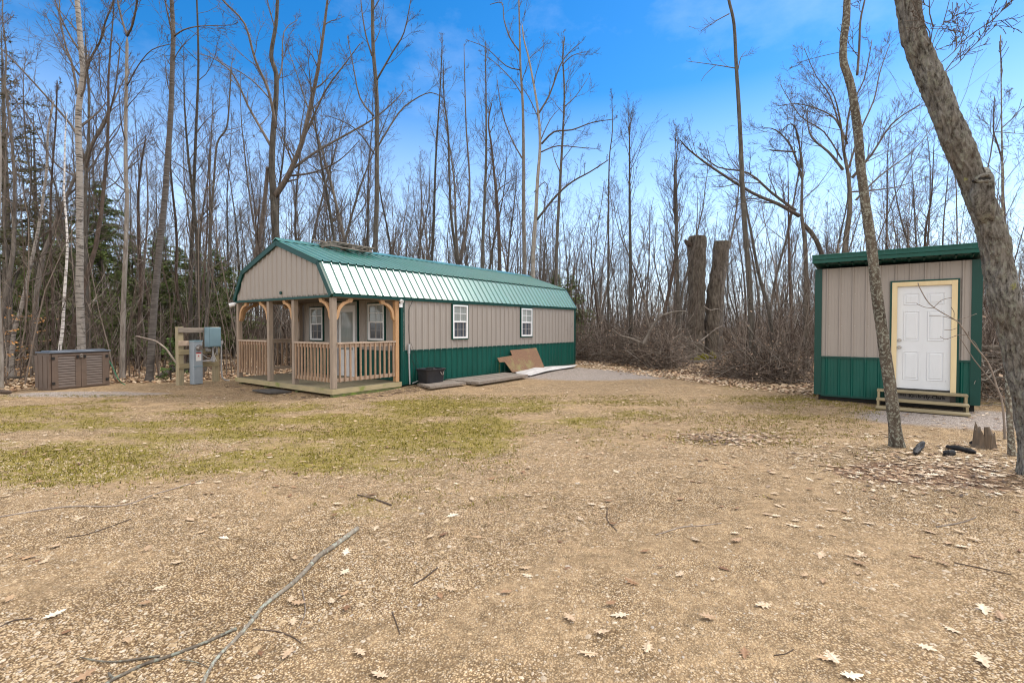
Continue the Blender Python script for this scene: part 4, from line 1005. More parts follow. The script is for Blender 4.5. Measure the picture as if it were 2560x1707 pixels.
T('tall_tree', 'tall straight dark tree rising just right of the roof pallet', [(938, 900), (938, 640), (942, 500), (942, 408), (942, 245), (933, 122), (931, 0), (929, -60)], 19, (15, 8), 'bark', seed=15, nb=6, c0=.45, width=2.0, extend=3,
  limbs=[([(942, 200), (982, 130), (1010, 82), (1027, 0)], 5, 2, -1, 6), ([(940, 375), (995, 285), (1035, 250), (1076, 232), (1110, 245)], 5, 1.5, 1, 8), ([(934, 290), (900, 245), (882, 160), (868, 90)], 5, 2, 1.5, 7), ([(935, 385), (905, 340), (870, 310), (820, 290)], 4, 1.5, -1, 6), ([(930, 140), (915, 90), (905, 30), (900, -30)], 5, 2, .5, 5)])
T('slim_tree', 'slim dark tree bare to its tufted tip above the middle of the roof', [(1070, 760), (1082, 612), (1089, 408), (1099, 245), (1103, 170), (1106, 90)], 24, (10, 2), 'bark', seed=16, nb=16, c0=.4, width=1.5, ang=(22, 42))
T('slim_tree', 'slim twin-stemmed tree half-way along the cabin roof', [(1160, 780), (1130, 560), (1124, 460), (1120, 330), (1110, 245), (1108, 150)], 24, (11, 2), 'bark', seed=17, nb=16, c0=.35, width=1.4, ang=(20, 40), limbs=[([(1150, 660), (1168, 560), (1174, 449), (1166, 330), (1162, 204), (1160, 110)], 8, 1.5, .8, 10)])
T('slim_tree', 'upright twiggy tree behind the roof middle, left of the two tallest', [(1207, 780), (1207, 612), (1215, 408), (1215, 245), (1213, 102)], 22, (12, 2), 'bark', seed=18, nb=20, c0=.35, width=1.6, ang=(20, 42))
T('slim_tree', 'dark tree curving left with a dense twiggy top behind the roof', [(1250, 780), (1248, 612), (1242, 500), (1235, 429), (1228, 360), (1221, 306), (1230, 255)], 21, (14, 3), 'bark_red', seed=19, nb=18, c0=.35, width=1.7)
T('tall_tree', 'tallest straight tree behind the cabin, left of the forked one', [(1313, 850), (1311, 640), (1309, 530), (1309, 408), (1307, 265), (1301, 163), (1299, 73), (1297, 0), (1296, -40)], 22.5, (13, 3), 'bark_pale', seed=20, nb=8, c0=.45, width=1.6, extend=1,
  limbs=[([(1298, 128), (1275, 95), (1260, 50), (1255, 8), (1225, 12)], 4, 1.5, 1, 5), ([(1300, 175), (1265, 165), (1215, 120), (1165, 100)], 3, 1, -1, 5), ([(1307, 240), (1280, 200), (1235, 155), (1200, 135)], 3, 1, 1, 6), ([(1308, 400), (1280, 350), (1255, 280), (1243, 200)], 4, 1.5, 1, 5)])
T('forked_tree', 'forked bare tree with long arms reaching right over the cabin roof', [(1331, 850), (1333, 640), (1340, 530), (1344, 449), (1350, 367), (1346, 286), (1333, 204), (1321, 143), (1310, 100), (1305, 60)], 21.5, (14, 3), 'bark_pale', seed=21, nb=5, c0=.55, width=1.5,
  limbs=[([(1347, 283), (1374, 237), (1400, 165), (1425, 130), (1455, 105)], 5, 1.5, 1, 8), ([(1354, 360), (1385, 330), (1430, 325), (1480, 307), (1537, 298)], 5, 1.5, -1.5, 8), ([(1354, 380), (1395, 365), (1460, 370), (1500, 372)], 4, 1, 1, 6), ([(1342, 550), (1390, 490), (1430, 455), (1475, 430), (1521, 400)], 6, 2, -2, 8), ([(1352, 350), (1375, 300), (1400, 270)], 3, 1, 1, 4), ([(1336, 480), (1362, 455), (1370, 480), (1362, 500)], 3, 1, 0, 2), ([(1348, 300), (1320, 240), (1290, 200)], 3, 1, 0, 5)])
T('tall_tree', 'third of the tall trees behind the cabin end, slightly leaning right', [(1388, 860), (1391, 637), (1403, 408), (1411, 245), (1407, 143), (1412, 90)], 22.5, (11, 3), 'bark', seed=22, nb=12, c0=.4, width=1.6, limbs=[([(1405, 165), (1430, 140), (1465, 130)], 3, 1, 0, 5), ([(1408, 270), (1440, 240), (1470, 195)], 3, 1, 0, 5)])
T('slim_tree', 'lone thin tree with a long whip tip right of the cabin roof end', [(1521, 880), (1521, 612), (1523, 408), (1531, 327), (1529, 224)], 23, (8, 1.5), 'bark', seed=23, nb=12, c0=.35, width=1.1)
T('slim_tree', 'bare tree with a broom-shaped top between cabin and cut trunks', [(1578, 900), (1576, 640), (1574, 500), (1574, 367), (1572, 315)], 22, (12, 3), 'bark', seed=24, nb=18, c0=.45, width=1.8, ang=(18, 36))
T('slim_tree', 'dense bushy-topped tree with a nest left of the cut trunks', [(1640, 885), (1689, 640), (1688, 540), (1686, 440), (1690, 330)], 22.5, (13, 1.5), 'bark_red', seed=25, nb=26, c0=.32, width=2.2, ang=(14, 32), lean=0)
T('slim_tree', 'stout straight trunk immediately left of the cut trunks', [(1695, 880), (1695, 740), (1690, 600), (1692, 540), (1690, 420), (1696, 340)], 22, (15, 2), 'bark', seed=26, nb=16, c0=.4, width=1.8, ang=(18, 40))
# --- right
T('tall_tree', 'tall pole-like tree with a bare upper stem right of the cut trunks', [(1885, 947), (1877, 784), (1871, 672), (1863, 577), (1857, 490), (1853, 388), (1847, 265), (1841, 171), (1835, 61), (1822, 0), (1815, -50)], 15.2, (17, 7), 'bark', seed=27, nb=4, c0=.7, width=.9, mx=2, extend=2, sides=10,
  limbs=[([(1823, 35), (1790, 53), (1753, 77)], 3, 1, 0, 3), ([(1838, 171), (1790, 163), (1715, 153)], 3, 1, 0, 3), ([(1845, 175), (1852, 145), (1866, 128)], 3, 1, 0, 2), ([(1790, 163), (1765, 185), (1753, 203)], 2, 1, 0, 0)])
T('slim_tree', 'slim tree leaning left against the tall pole tree', [(1939, 905), (1922, 779), (1905, 715), (1894, 672), (1877, 577), (1862, 500), (1852, 420)], 16.5, (13, 4), 'bark', seed=28, nb=12, c0=.5, width=1.6)
T('slim_tree', 'short straight trunk before the brush near the shed', [(1980, 925), (1979, 850), (1976, 740), (1972, 600)], 16.2, (8, 6), 'bark_red', seed=29, nb=12, c0=.45, width=1.5, extend=3)
T('oak_tree', 'spreading oak with long low arms to the left, left of the shed roof', [(2015, 900), (2014, 640), (2004, 530), (2006, 408), (1990, 330), (1986, 290)], 17.5, (20, 1.5), 'bark_old', seed=30, nb=4, c0=.5, width=2.2, dens=1,
  limbs=[([(1998, 540), (1945, 510), (1880, 482), (1782, 420), (1724, 376), (1700, 350)], 11, 2.5, -1.5, 16), ([(1990, 527), (1929, 482), (1871, 433), (1794, 418), (1750, 380)], 9, 2, 1, 14), ([(2006, 449), (1978, 367), (1940, 326), (1910, 320)], 7, 2, 1, 9), ([(2004, 420), (1995, 340), (1978, 310), (1950, 330)], 5, 2, -1, 7), ([(2008, 560), (2040, 600), (2068, 680), (2080, 760)], 12, 14, .4, 0), ([(1990, 380), (1940, 377), (1925, 375)], 5, 3, -.5, 5)])
T('oak_tree', 'thick bare oak with a fan-shaped crown right behind the shed', [(2115, 880), (2112, 640), (2124, 530), (2122, 449), (2110, 380), (2100, 300), (2085, 240), (2060, 200)], 17.5, (27, 1.5), 'bark_old', seed=31, nb=8, c0=.55, width=2.3, dens=1,
  limbs=[([(2108, 425), (2071, 380), (2030, 345), (2018, 300), (2020, 270)], 9, 2, 1, 12), ([(2130, 445), (2180, 385), (2230, 310), (2300, 262)], 9, 2, -1, 14), ([(2118, 360), (2090, 300), (2050, 275), (1995, 260), (1945, 265)], 7, 2, 1.5, 10), ([(2122, 420), (2150, 330), (2185, 250), (2200, 180), (2225, 110)], 6, 2, 1, 9), ([(2115, 350), (2125, 270), (2160, 200), (2180, 100)], 6, 2, -1, 9), ([(2100, 320), (2075, 240), (2040, 190), (2010, 120)], 5, 1.5, -1, 8), ([(2140, 500), (2200, 440), (2280, 380), (2330, 320)], 6, 1.5, 1.5, 10), ([(2105, 400), (2060, 330), (2000, 290), (1950, 210)], 5, 1.5, -1.5, 9), ([(2130, 480), (2230, 470), (2330, 440)], 5, 1, -1, 8)])
T('slim_tree', 'upright tree behind the shed roof middle, left of the leaning giant', [(2216, 880), (2216, 628), (2218, 500), (2218, 408), (2224, 330)], 18.5, (12, 1.5), 'bark_red', seed=32, nb=16, c0=.4, width=1.8, ang=(22, 45))
T('slim_tree', 'gently curving tree behind the shed roof near its right end', [(2308, 880), (2312, 612), (2320, 540), (2329, 490), (2335, 355)], 17.5, (12, 2), 'bark_red', seed=33, nb=12, c0=.4, width=1.6)
T('slim_tree', 'thin tree seen right beside the leaning giant above the roof line', [(2350, 880), (2357, 604), (2362, 520), (2369, 449), (2372, 390)], 20, (9, 1.5), 'bark_red', seed=34, nb=14, c0=.35, width=1.6)
T('slim_tree', 'reddish tree forking high at the right edge of the photo', [(2530, 900), (2515, 620), (2512, 560), (2508, 490), (2506, 408), (2490, 350), (2484, 327), (2486, 240)], 15.5, (13, 3), 'bark_red', seed=35, nb=12, c0=.4, width=1.8, limbs=[([(2484, 335), (2475, 395), (2466, 430)], 4, 3, 0, 3), ([(2488, 330), (2530, 333), (2575, 336)], 3, 1, 0, 5), ([(2490, 325), (2503, 285), (2504, 245)], 3, 1, 0, 3)])
sxp = 1.0884
T('lichen_tree', 'slim lichen-speckled tree standing in front of the small shed', [(2244, 1118), (2240, 1090), (2226, 980), (2209, 849), (2196, 762), (2177, 610), (2153, 435), (2148, 370), (2143, 320), (2128, 218), (2110, 160), (2108, 109), (2116, 50), (2118, 0), (2122, -60)], 6.55, (34, 18), 'bark_lichen', seed=36, nb=3, c0=.8, width=.8, mx=2, extend=3, fine=(48, .02, .005, 34),
  limbs=[([(2143, 188), (2148, 122), (2151, 53), (2162, 0), (2168, -40)], 7, 4, .4, 3), ([(2148, 135), (2120, 128), (2050, 142), (1993, 158)], 2.2, 1, .5, 2)])
big = [(2083, -10), (2098, 70), (2120, 140), (2150, 220), (2195, 330), (2246, 450), (2276, 540), (2293, 620), (2312, 700), (2341, 800), (2360, 900), (2373, 1000), (2382, 1100), (2388, 1170)]
bt = T('leaning_giant_tree', 'massive rough-barked tree leaning left over the shed at the right edge', [(x*sxp, y*sxp) for x, y in reversed(big)]+[(2262, -80)], 5.25, (88, 68), 'bark_big', seed=37, nb=3, c0=.93, width=1.4, extend=3, fine=(150, .012, .019, 26),
  limbs=[([(2318, 160), (2345, 75), (2385, 45)], 3, 1, .5, 3), ([(2320, 165), (2330, 80), (2338, 62)], 3, 1, -.4, 3), ([(2350, 190), (2395, 160), (2425, 120)], 3, 1, 0, 3), ([(2335, 170), (2385, 130), (2410, 95)], 2, 1, 0, 2)])
# burl and hole on the giant
kp = at(2455, 449, 5.03)
mb = MB(); ringp = []
for i in range(21):
    a = 2*math.pi*i/20; ringp.append(kp+Vector((math.cos(a)*.058, -.05+.05*abs(math.cos(a)), math.sin(a)*.03)))
mb.tube(ringp, [.017+.006*math.sin(i*2.1) for i in range(21)], 8, cap=False)
mb.tube([at(2462, 425, 5.26), at(2458, 450, 5.15), at(2457, 485, 5.13), at(2462, 525, 5.15), at(2476, 585, 5.26)], [.03, .075, .09, .075, .03], 20, wob=.5)
mb.obj('burl', 'bark_big', bt, smooth=True, org=bt.location)
mb = MB(); mb.tube([kp+Vector((0, .06, 0)), kp+Vector((0, -.036, .0))], [.05, .058], 14)
for v_ in range(len(mb.v)): x, y, z = mb.v[v_]; mb.v[v_] = (x, y, kp.z+(z-kp.z)*.45)
mb.obj('knot_hole', 'dark', bt, org=bt.location)
T('slim_tree', 'thin mossy-footed tree in front of the giant trunk at the right edge', [(2530, 1135), (2529, 1120), (2525, 1060), (2521, 980), (2519, 900), (2517, 800), (2512, 700), (2508, 600)], 6.1, (20, 9), 'bark_lichen', seed=38, nb=3, c0=.75, width=.7, mx=2, extend=2.5, sides=10)
# sapling before the door
sp_ = T('sapling', 'leafless sapling whose crooked twigs cross the white shed door', [(2515, 1040), (2506, 1010), (2492, 966), (2472, 910), (2440, 868), (2426, 850), (2408, 822), (2390, 801), (2351, 779), (2322, 757), (2300, 721), (2295, 707)], 7.0, (7, 2), 'twig_pale', 'twig_pale', seed=39, nb=0, sides=6, gy=False, cat='sapling',
  limbs=[([(2335, 768), (2355, 750), (2380, 744)], 2, 1, 0, 0), ([(2335, 770), (2312, 768), (2292, 759)], 2, 1, 0, 0), ([(2392, 802), (2365, 792), (2323, 789)], 2, 1, 0, 0), ([(2392, 800), (2415, 794), (2442, 784)], 2, 1, 0, 0), ([(2385, 795), (2385, 780), (2378, 768)], 2, 1, 0, 0), ([(2414, 838), (2393, 838), (2365, 848), (2350, 841)], 3, 1.3, 0, 0), ([(2420, 845), (2421, 835), (2421, 828)], 3, 2, 0, 0), ([(2393, 820), (2375, 825), (2361, 824)], 1.5, 1, 0, 0), ([(2520, 1040), (2510, 1000), (2476, 950), (2436, 900), (2410, 860), (2398, 842)], 5, 2, .2, 0), ([(2455, 890), (2440, 860), (2430, 850)], 2, 1, 0, 0)])

# --- twin cut trunks
ct = empty('cut_twin_trunk', G(1772, 898), 0, 'pair of thick cut-off trunks on one mossy base between cabin and shed', 'tree stump')
Yt = ct.location.y; org = ct.location.copy(); k0 = Yt/F/2
def snag(name, pts, ws, y_off=0):
    P = smooth_path([at(x, y, Yt+y_off) for x, y in pts], 5); n = len(P); W = []
    for i in range(n): t = i/(n-1)*(len(ws)-1); a = min(len(ws)-2, int(t)); W.append((ws[a]+(ws[a+1]-ws[a])*(t-a))*k0)
    m = MB(); bark_tube(m, P, W, 90, .04, .045, 8)
    # cut face
    o = m.obj(name, 'bark_old', ct, smooth=True, org=org); return o, P, W
tr, P, W = snag('trunk', [(1733, 912), (1735, 880), (1738, 820), (1741, 740), (1741, 670), (1742, 620), (1743, 592)], [66, 50, 41, 39, 39, 41, 43, 40])
m = MB(); m.tube([P[-1], P[-1]+Vector((0, 0, .02))], [W[-1]*.97, W[-1]*.9], 24); m.obj('cut_face', 'mosscut', tr, org=org)
m = MB(); m.tube([at(1724, 612, Yt-.2), at(1717, 606, Yt-.35), at(1712, 600, Yt-.35)], [.14, .12, .05], 10); m.obj('broken_stub', 'bark_red', tr, org=org)
tr, P, W = snag('trunk', [(1782, 912), (1784, 860), (1782, 800), (1786, 740), (1796, 680), (1802, 640), (1806, 605)], [46, 42, 37, 37, 36, 36, 38], .25)
m = MB(); m.tube([P[-1], P[-1]+Vector((0, 0, .02))], [W[-1]*.97, W[-1]*.9], 24); m.obj('cut_face', 'mosscut', tr, org=org)
m = MB()
for (x, y, w) in ((1745, 897, .38), (1760, 890, .3), (1752, 903, .4), (1790, 893, .2), (1781, 885, .16), (1793, 900, .24)):
    c = at(x, y, Yt-.48); m.tube([c+Vector((0, .1, -.15)), c, c+Vector((0, .1, .12))], [w, w*.8, w*.25], 12, wob=.5)
m.obj('moss', 'moss', ct, org=org, smooth=True)

# ------------------------------------------------------------------ background trees: templates then copies
def template(seed, H, r, barkm, nb, c0, width, ang, bend=.5):
    rg = random.Random(seed); P = [Vector((0, 0, -.1))]; q = Vector((0, 0, -.1)); d = Vector((rg.gauss(0, .04), rg.gauss(0, .04), 1)).normalized(); n = 12
    for i in range(n):
        d = (d+Vector((rg.gauss(0, .045*bend), rg.gauss(0, .045*bend), .1))).normalized(); q = q+d*(H/n); P.append(q.copy())
    rads = [r*(1.25 if i == 0 else 1)*(1-.93*(i/n)**1.15)+.004 for i in range(n+1)]
    root = empty('bare_tree', (0, 0, 0))
    m = MB(); m.tube(P, rads, 7, cap=False); m.obj('trunk', barkm, root, smooth=True)
    m = MB(); crown(m, rg, P, rads, c0, nb, width, ang, 3, .13, 1.0); m.obj('crown', 'twig', root, smooth=True)
    return root
TP = [template(100, 13, .075, 'bark_far', 27, .36, 1.9, (25, 45), 1.2), template(101, 14.5, .09, 'bark_far', 26, .40, 2.3, (28, 50), 1.2), template(102, 11.5, .06, 'bark_far', 24, .35, 1.6, (22, 40), 1.5),
      template(103, 13.5, .07, 'bark', 24, .42, 1.7, (20, 40), 1.2), template(104, 10, .045, 'bark_far', 20, .3, 1.4, (25, 45), 1.8), template(105, 15, .10, 'bark', 26, .45, 2.5, (28, 52), 1.2),
      template(106, 12, .06, 'bark_red', 22, .4, 1.8, (22, 42), 1.5), template(107, 9, .04, 'bark_red', 18, .3, 1.2, (20, 42), 2.4), template(108, 12.5, .07, 'bark_far', 20, .4, 2.6, (30, 58), 1.8), template(109, 11, .05, 'bark', 22, .33, 1.6, (24, 46), 2.2)]
used = [False]*len(TP)
ZONES = [(lambda px: px < 590, 'bare grey tree crowded into the woods behind the storage box and utility board', 'bare trees of the woods on the left'),
         (lambda px: 590 <= px < 1440, 'bare grey tree crowded into the woods behind the long cabin', 'bare trees of the woods behind the cabin'),
         (lambda px: 1440 <= px < 2030, 'bare grey tree crowded into the woods between cabin and shed', 'bare trees of the woods between the buildings'),
         (lambda px: px >= 2030, 'bare grey tree crowded into the woods behind the small shed', 'bare trees of the woods on the right')]
spots = []; rg = random.Random(21); tries = 0
shedc = sw_(1.3, 1.2)
while len(spots) < 268 and tries < 60000:
    tries += 1
    y = 15+rg.random()**1.25*34; x = rg.uniform(-1.12, 1.12)*y; px = 1280+F*x/y
    if pdist(x, y) > -1.2 or (Vector((x, y, 0))-shedc).length < 2.6: continue
    if y < 19 and 1440 < px < 1900: continue
    if y < 17.5 and rg.random() < .6: continue
    if px > 2080 and y > 16 and rg.random() < .3: continue
    if any((x-a)**2+(y-b)**2 < (.9+y*.022)**2 for a, b in spots): continue
    spots.append((x, y))
for (x, y) in spots:
    px = 1280+F*x/y; i = rg.randrange(len(TP)); t = TP[i]
    s = rg.uniform(.72, 1.08)
    if 1440 < px < 2030: s *= .80
    if px > 2030: s *= .74
    if px < 700: s *= 1.0
    if 1000 < px < 1440: s *= .92
    if not used[i]: o = t; used[i] = True
    else:
        o = t.copy(); COL.objects.link(o)
        for ch in list(t.children):
            c = ch.copy(); COL.objects.link(c); c.parent = o
    o.location = (x, y, gz(x, y)); o.rotation_euler = (rg.gauss(0, .025), rg.gauss(0, .03), rg.uniform(0, 6.28)); o.scale = (s*rg.uniform(.85, 1.2),)*2+(s,)
    for f_, lb, gr in ZONES:
        if f_(px): tag(o, lb, 'tree', gr)

# far woods as one mass
rg = random.Random(5); m = MB()
for _ in range(1050):
    y = 31+rg.random()*60; x = rg.uniform(-1.2, 1.2)*y; px = 1280+F*x/y
    if px > 1440 and rg.random() < .42: continue
    H = rg.uniform(7, 13.5)*(1.0 if px < 1400 else .82); r = rg.uniform(.03, .10)
    b = Vector((x, y, -.1)); d = Vector((rg.gauss(0, .07), rg.gauss(0, .05), 1))
    P = [b, b+d*H*.35, b+d*H*.7+Vector((rg.gauss(0, .3), 0, 0)), b+d*H]
    m.tube(P, [r, r*.8, r*.45, .012], 4, cap=False)
    for k in range(20):
        t = rg.uniform(.22, .97); q = b+d*H*t; dr = rdir(rg, Vector((0, 0, 1)), R(rg.uniform(20, 55))); L = rg.uniform(.8, 2.6)*(1.2-t*.6)
        m.tube([q, q+dr*L*.5, q+(dr+Vector((0, 0, .3)))*L], [r*.24, r*.16, .008], 3, cap=False)
        for kk in range(2):
            dr2 = rdir(rg, dr, R(38)); q2 = q+dr*L*rg.uniform(.2, .6); m.tube([q2, q2+dr2*L*.6], [.012, .006], 3, cap=False)
tag(m.obj('distant_woods', 'bark_far', None), 'far mass of thin bare trees deep in the woods', 'woods', kind='stuff')

# undergrowth
rg = random.Random(9); m = MB(); cnt = 0
while cnt < 4200:
    y = 12+rg.random()**1.1*42; x = rg.uniform(-1.12, 1.12)*y; d = pdist(x, y)
    px = 1280+F*x/y
    if d > -.5 or (Vector((x, y, 0))-shedc).length < 2.2 or (1690 < px < 1850 and y < ct.location.y+.4): continue
    cnt += 1
    H = rg.uniform(.8, 3.6) if rg.random() < .8 else rg.uniform(3.5, 7); b = Vector((x, y, gz(x, y)-.03))
    dd = Vector((rg.gauss(0, .16), rg.gauss(0, .16), 1)).normalized(); P = [b]; q = b
    for i in range(4): dd = (dd+Vector((rg.gauss(0, .09), rg.gauss(0, .09), .03))).normalized(); q = q+dd*(H/4); P.append(q)
    r = .006+.0035*H; m.tube(P, [r, r*.8, r*.6, r*.45, .004], 3, cap=False)
    for k in range(rg.randint(4, 9)):
        t = rg.uniform(.2, .98)*4; i = min(3, int(t)); p = P[i].lerp(P[i+1], t-i); dr = rdir(rg, dd, R(rg.uniform(30, 65))); L = H*rg.uniform(.12, .34)
        e = p+dr*L+Vector((0, 0, L*.25)); m.tube([p, p+dr*L*.5, e], [.006, .0045, .003], 3, cap=False)
        for w in range(2):
            d2 = rdir(rg, dr, R(40)); c = p.lerp(e, rg.uniform(.3, .9)); m.tube([c, c+d2*L*.45], [.0035, .0025], 3, cap=False)
tag(m.obj('undergrowth', 'brushwood', None), 'tangle of leafless saplings and shoots filling the woods floor', 'undergrowth', kind='stuff')
# dead grass / brown brush clumps deep in the woods (closes the horizon)
rg = random.Random(12); m = MB()
for _ in range(12000):
    y = rg.uniform(26, 75); x = rg.uniform(-1.2, 1.2)*y
    if pdist(x, y) > -6: continue
    h = rg.uniform(.5, 3.0)*(1 if y < 45 else 1.7); b = Vector((x, y, gz(x, y)-.05)); 
    for k in range(3):
        dd = Vector((rg.gauss(0, .5), rg.gauss(0, .5), 1)).normalized(); e = b+dd*h*rg.uniform(.6, 1.1); mid = b.lerp(e, .5)+Vector((rg.gauss(0, .12), 0, .1))
        m.tube([b, mid, e], [.014, .011, .006], 3, cap=False)
tag(m.obj('far_thicket', 'brushwood', None), 'low brown thicket closing the view under the far trees', 'undergrowth', kind='stuff')

# brush pile between cabin and shed
rg = random.Random(31); m = MB(); leafv = []
def brush(n, zone, hmax, wide=1.0, rr_=(.004, .013)):
    for _ in range(n):
        c = zone(); b = Vector((c[0], c[1], gz(*c[:2]))); h = hmax*rg.random()**1.3
        p = b+Vector((0, 0, h)); d = Vector((rg.gauss(0, 1), rg.gauss(0, .8), rg.gauss(.12, .42))).normalized(); L = rg.uniform(.5, 1.8)*wide
        r = rg.uniform(*rr_); P = [p]; q = p
        for i in range(4): d = (d+Vector((rg.gauss(0, .2), rg.gauss(0, .2), rg.gauss(0, .18)))).normalized(); q = q+d*L/4; q.z = max(q.z, b.z+.01); P.append(q.copy())
        m.tube(P, [r, r*.85, r*.7, r*.5, .003], 3, cap=False)
        for k in range(3):
            i = rg.randint(1, 3); dr = rdir(rg, d, R(rg.uniform(25, 60))); m.tube([P[i], P[i]+dr*L*.15, P[i]+dr*L*.3+Vector((0, 0, rg.gauss(0, .04)))], [r*.5, r*.4, .0025], 3, cap=False)
            leafv.append(P[i]+dr*L*rg.uniform(.1, .3))
def zc():
    t = rg.random(); a = G(1445+480*t, 903+52*t); u = rg.random()
    return (a.x+u*rg.uniform(-.5, 1.5), a.y+.35+u*3.4)
def zr():
    t = rg.random(); a = G(1800+250*t, 950+22*t); u = rg.random()
    return (a.x+rg.uniform(-.3, .3), a.y+.3+u*2.4)
kt = G(1768, 898)
zc0 = zc
def zc():
    while True:
        p = zc0()
        if not (abs(p[0]-kt.x*p[1]/kt.y) < 1.3 and p[1] < kt.y+.3): return p
def clump(c, n, h, rad, ld=None, r_=(.004, .012)):
    a0 = rg.uniform(0, 3.14)
    for _ in range(n):
        while True:
            x, y = c[0]+rg.gauss(0, rad), c[1]+rg.gauss(0, rad*.7)
            if not (abs(x-kt.x*y/kt.y) < 1.35 and y < kt.y+.3) and pdist(x, y) < -.05: break
        z = gz(x, y); p = Vector((x, y, z+h*rg.random()**1.6*.8)); a = a0+rg.gauss(0, .8); el = rg.gauss(.35, .5)
        d = Vector((math.cos(a)*math.cos(el)*rg.choice((-1, 1)), math.sin(a)*math.cos(el)*.8, math.sin(el))).normalized(); L = rg.uniform(.5, 1.7)*(.6+.35*h); r = rg.uniform(*r_)
        P = [p]; q = p
        for i in range(4): d = (d+Vector((rg.gauss(0, .22), rg.gauss(0, .22), rg.gauss(-.05, .2)))).normalized(); q = q+d*L/4; q.z = max(q.z, z+.01); P.append(q.copy())
        m.tube(P, [r, r*.85, r*.7, r*.5, .003], 3, cap=False)
        for k in range(3):
            i = rg.randint(1, 3); dr = rdir(rg, d, R(rg.uniform(25, 60))); m.tube([P[i], P[i]+dr*L*.15, P[i]+dr*L*.34+Vector((0, 0, rg.gauss(0, .05)))], [r*.5, r*.4, .0025], 3, cap=False)
            leafv.append(P[i]+dr*L*rg.uniform(.1, .3))
for i in range(30):
    t = (i+rg.random())/30; a = G(1445+395*t, 903+42*t); u = rg.random(); c = (a.x+u*1.0, a.y+.6+u*2.8)
    clump(c, rg.randint(45, 85), rg.uniform(.5, 2.4)*(1 if t < .55 else .65), rg.uniform(.35, .8))
for i in range(14):
    t = (i+rg.random())/14; a = G(1820+225*t, 953+20*t); u = rg.random(); clump((a.x, a.y+.4+u*2.2), rg.randint(40, 70), rg.uniform(.4, 1.15), rg.uniform(.35, .7))
brush(380, zc, .45); brush(200, zr, .4); brush(700, lambda: (rg.uniform(9.9, 13.5), rg.uniform(9.5, 13.5)), 1.0)
brush(500, lambda: cl(rg.uniform(3, 11), rg.uniform(5.8, 9)), 1.1)
mpale = MB(); m_, m = m, mpale
brush(90, zc, 1.3, 1.5, (.010, .022)); brush(40, zr, .8, 1.3, (.008, .018)); brush(60, lambda: (rg.uniform(9.9, 13.5), rg.uniform(9.5, 13.5)), 1.0, 1.3, (.01, .022))
tag(m.obj('pale_brush', 'bark_pale', None), 'thicker pale dead limbs tangled through the brush pile', 'brush', kind='stuff'); m = m_
tag(m.obj('brush_pile', 'brushwood', None), 'dense tangle of fallen brush piled at the edge of the woods', 'brush', kind='stuff')
V = []; Fq = []
for i, p in enumerate(leafv):
    if rg.random() < .25: continue
    s = rg.uniform(.03, .075); n = len(V); a = Vector((rg.gauss(0, 1), rg.gauss(0, 1), rg.gauss(0, 1))).normalized()*s; b = a.orthogonal().normalized()*s*.6
    V += [tuple(p), tuple(p+a*.5+b), tuple(p+a), tuple(p+a*.5-b)]; Fq.append((n, n+1, n+2, n+3))
tag(npmesh('brush_leaves', np.array(V), np.array(Fq), 4, 'leaf_dark'), 'withered brown leaves clinging in the brush pile', 'leaves', kind='stuff')

# fallen limbs and logs
def limb(name, label, pts, Y, w, mat, cat='branch', subs=(), ground_=False, sd=8, wob=.1, n_sub=0):
    P = [G(*q) for q in pts] if ground_ else [at(x, y, Y) for x, y in pts]
    k = lambda p: p.y/F/2
    if ground_:
        for p in P: p.z += max(w)*k(p)*.8
    org = min(P, key=lambda p: p.z).copy(); Q = smooth_path(P, 4); n = len(Q)
    rd = [(w[0]+(w[1]-w[0])*i/(n-1))*k(Q[i]) for i in range(n)]
    m = MB(); m.tube(Q, rd, sd, wob=wob)
    for sp2 in subs:
        T2 = [G(*q) for q in sp2[0]] if ground_ else [at(x, y, Y) for x, y in sp2[0]]
        for p in T2: 
            if ground_: p.z += .008
        T2 = smooth_path(T2, 3); nn = len(T2); m.tube(T2, [(sp2[1]+(sp2[2]-sp2[1])*i/(nn-1))*k(T2[i]) for i in range(nn)], 6)
    if n_sub:
        r2 = random.Random(len(label)); crown(m, r2, Q, rd, .3, n_sub, .8, (30, 60), 2, .05)
    o = m.obj(name, mat, None, smooth=True, org=org); return tag(o, label, cat)
limb('fallen_branch', 'pale Y-shaped dead branch rising from the brush beside the cut trunks', [(1607, 862), (1620, 838), (1630, 818), (1650, 792), (1685, 780), (1715, 778)], 17.9, (10, 3), 'bark_far',
     subs=[([(1604, 858), (1575, 845), (1550, 838), (1530, 822)], 7, 2.5), ([(1626, 825), (1615, 790), (1612, 760), (1595, 735)], 6, 3), ([(1640, 805), (1648, 780), (1652, 760)], 6, 3)])
limb('fallen_branch', 'thin pale dead branch crossing in front of the cut trunks', [(1752, 852), (1770, 838), (1790, 822), (1806, 815)], 17.8, (4, 2), 'bark_pale', subs=[([(1760, 765), (1775, 775), (1795, 772), (1806, 780)], 3, 2)])
limb('fallen_log', 'long grey log lying on leaves before the cut trunks', [(1625, 911), (1655, 905), (1685, 903), (1720, 909), (1760, 907), (1800, 905)], 0, (6, 10), 'bark_far', 'log', ground_=True)
limb('fallen_branch', 'forked dead limb lying in the brush near the shed', [(1893, 890), (1910, 878), (1940, 862), (1975, 850)], 17, (5, 8), 'bark_pale', subs=[([(1897, 885), (1925, 905), (1945, 915)], 5, 2), ([(1985, 872), (2010, 862), (2038, 855)], 5, 3)])
limb('fallen_branch', 'long thin branch arching through the brush left of the shed', [(1880, 775), (1905, 765), (1940, 759), (1980, 759), (2020, 765)], 17.2, (4, 2), 'bark_pale')
